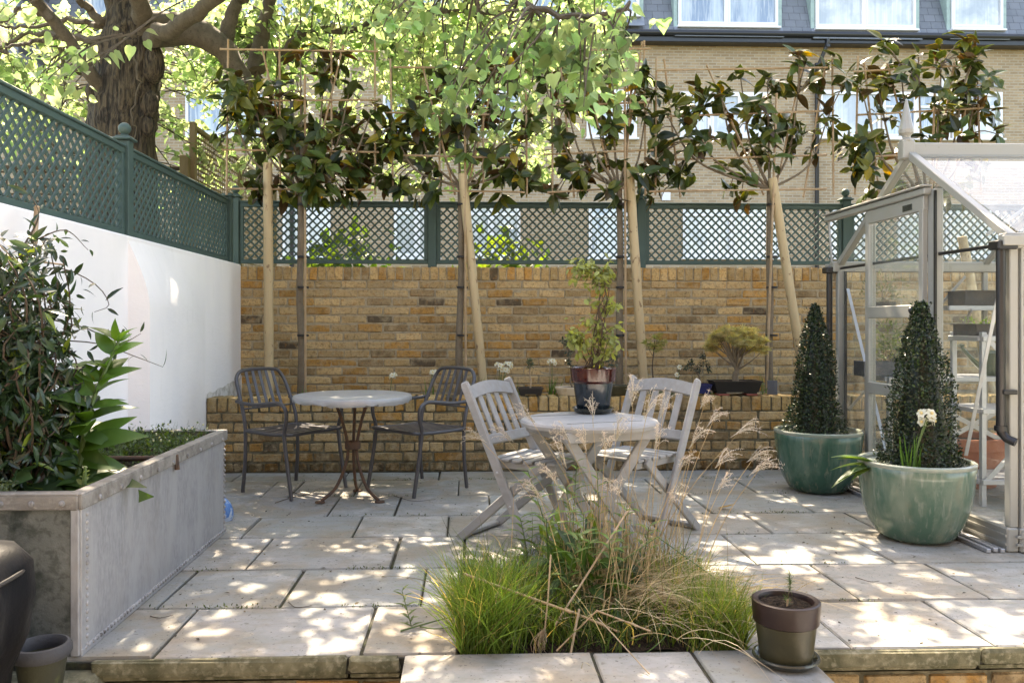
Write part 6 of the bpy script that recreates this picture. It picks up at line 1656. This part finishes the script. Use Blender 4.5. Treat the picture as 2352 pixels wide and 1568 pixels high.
# ------------------------------------------------------------------ litter on the paving
k = MB(); n = 950
lx_ = rng.uniform(-1.25, 2.5, n); ly_ = rng.uniform(2.82, 6.15, n); ok = ~((lx_ > BED[0] - .03) & (lx_ < BED[1] + .03) & (ly_ < BED[3] + .02))
lx_, ly_ = lx_[ok], ly_[ok]; n = len(lx_); c_ = np.where(rng.random((n, 1)) < .7, np.array((.045, .033, .02)), np.array((.16, .12, .06))) * rng.uniform(.6, 1.4, (n, 1))
k.inst(SL[0], SL[1], frames(np.c_[rng.normal(0, 1, (n, 2)), rng.normal(0, .15, n)], unit(np.c_[rng.normal(0, .2, (n, 2)), np.ones(n)])) * rng.uniform(.006, .024, n)[:, None, None], np.c_[lx_, ly_, np.full(n, .0035)], c_)
m2 = MB()
for _ in range(95):
    yj = random.choice([r_[1] for r_ in rows[:-1]]); xj = random.uniform(-1.2, 3.0); nn = random.randint(10, 40)
    if BED[0] - .1 < xj < BED[1] + .1 and yj < BED[3] + .05: continue
    pp = np.c_[rng.normal(xj, .05, nn), rng.normal(yj, .006, nn), rng.uniform(-.008, .008, nn)]
    m2.inst(SL[0], SL[1], frames(rng.normal(0, 1, (nn, 3)) + np.array((0, 0, .6)), unit(rng.normal(0, .5, (nn, 3)) + np.array((0, 0, 1)))) * rng.uniform(.006, .016, nn)[:, None, None], pp, np.array((.05, .075, .02)) * rng.uniform(.5, 1.5, (nn, 1)))
stuff(m2.build('joint_moss', M['softleaf']), 'small cushions of moss in the joints between the slabs', 'moss')
stuff(k.build('leaf_litter', M['straw']), 'specks of dry leaf litter scattered over the paving', 'leaf litter')
k = MB(); yl = leaf_tpl(.32, 6, .3, -.25, 'lance'); k.inst(yl[0], yl[1], frames(np.array([(1.0, -.25, .05)]), np.array([(0, 0, 1.0)])) * .11, np.zeros((1, 3)), np.array([(.30, .17, .03)]))
o = k.build('fallen_leaf', M['softleaf'], None, True); o.location = at_z(1648, 1166, .008); tag(o, 'curled yellow-brown leaf fallen on the paving near the right wooden chair', 'leaf')
def twig(label, pts, r=.003, m_='twig', name='fallen_twig'):
    W_ = [at_z(x, y, .006 + (.01 if i == 1 else 0)) for i, (x, y) in enumerate(pts)]; b = W_[0].copy(); k = MB(); k.tube(curve([w - b for w in W_], 10), lerp_r(r, r * .5, 10), 5); o = k.build(name, M[m_], None, True); o.location = b; return tag(o, label, 'twig')
twig('thin twig on the paving under the left metal chair', [(632, 1154), (680, 1140), (745, 1133)]); twig('forked twig on the paving beside the metal table leg', [(668, 1128), (700, 1136), (735, 1122)])
twig('curved twig on the paving below the right metal chair', [(905, 1138), (950, 1150), (1000, 1146)], .002); twig('small curved twig on the slab left of the grass', [(664, 1383), (680, 1394), (716, 1390)], .002)
twig('small dark twig on the slab beside the tank', [(345, 1414), (368, 1418), (398, 1411)], .002); twig('bent twig on the sunny slab right of the brown rimmed pot', [(1965, 1325), (2000, 1335), (2020, 1333)], .002)
twig('long dark stem lying on the paving at the left of the grass', [(920, 1448), (975, 1432), (1058, 1410)], .0035, 'stem', 'cut_stem'); twig('short dark stem lying below the long cut stem', [(965, 1438), (1000, 1443), (1035, 1440)], .003, 'stem', 'cut_stem')
cp = at_z(945, 1440, .003)
t = thing('weed_sprig', 'small leafy green sprig lying on the slab left of the grass', 'sprig', cp)
k = MB(); P = curve([(0, 0, .004), (-.015, 0, .06), (-.035, .01, .13)], 8); k.tube(P, .0018, 5); k.build('stem', M['stem'], t); k = MB()
for i, q in enumerate(P):
    for s in (0, 1): th = i * 1.3 + s * math.pi; k.inst(WL[0], WL[1], frames(np.array([(math.cos(th), math.sin(th), .7)]), np.array([(0, -.3, 1.0)])) * .045, np.array(tuple(q))[None], np.array([(.06, .10, .03)]))
k.build('leaves', M['softleaf'], t)
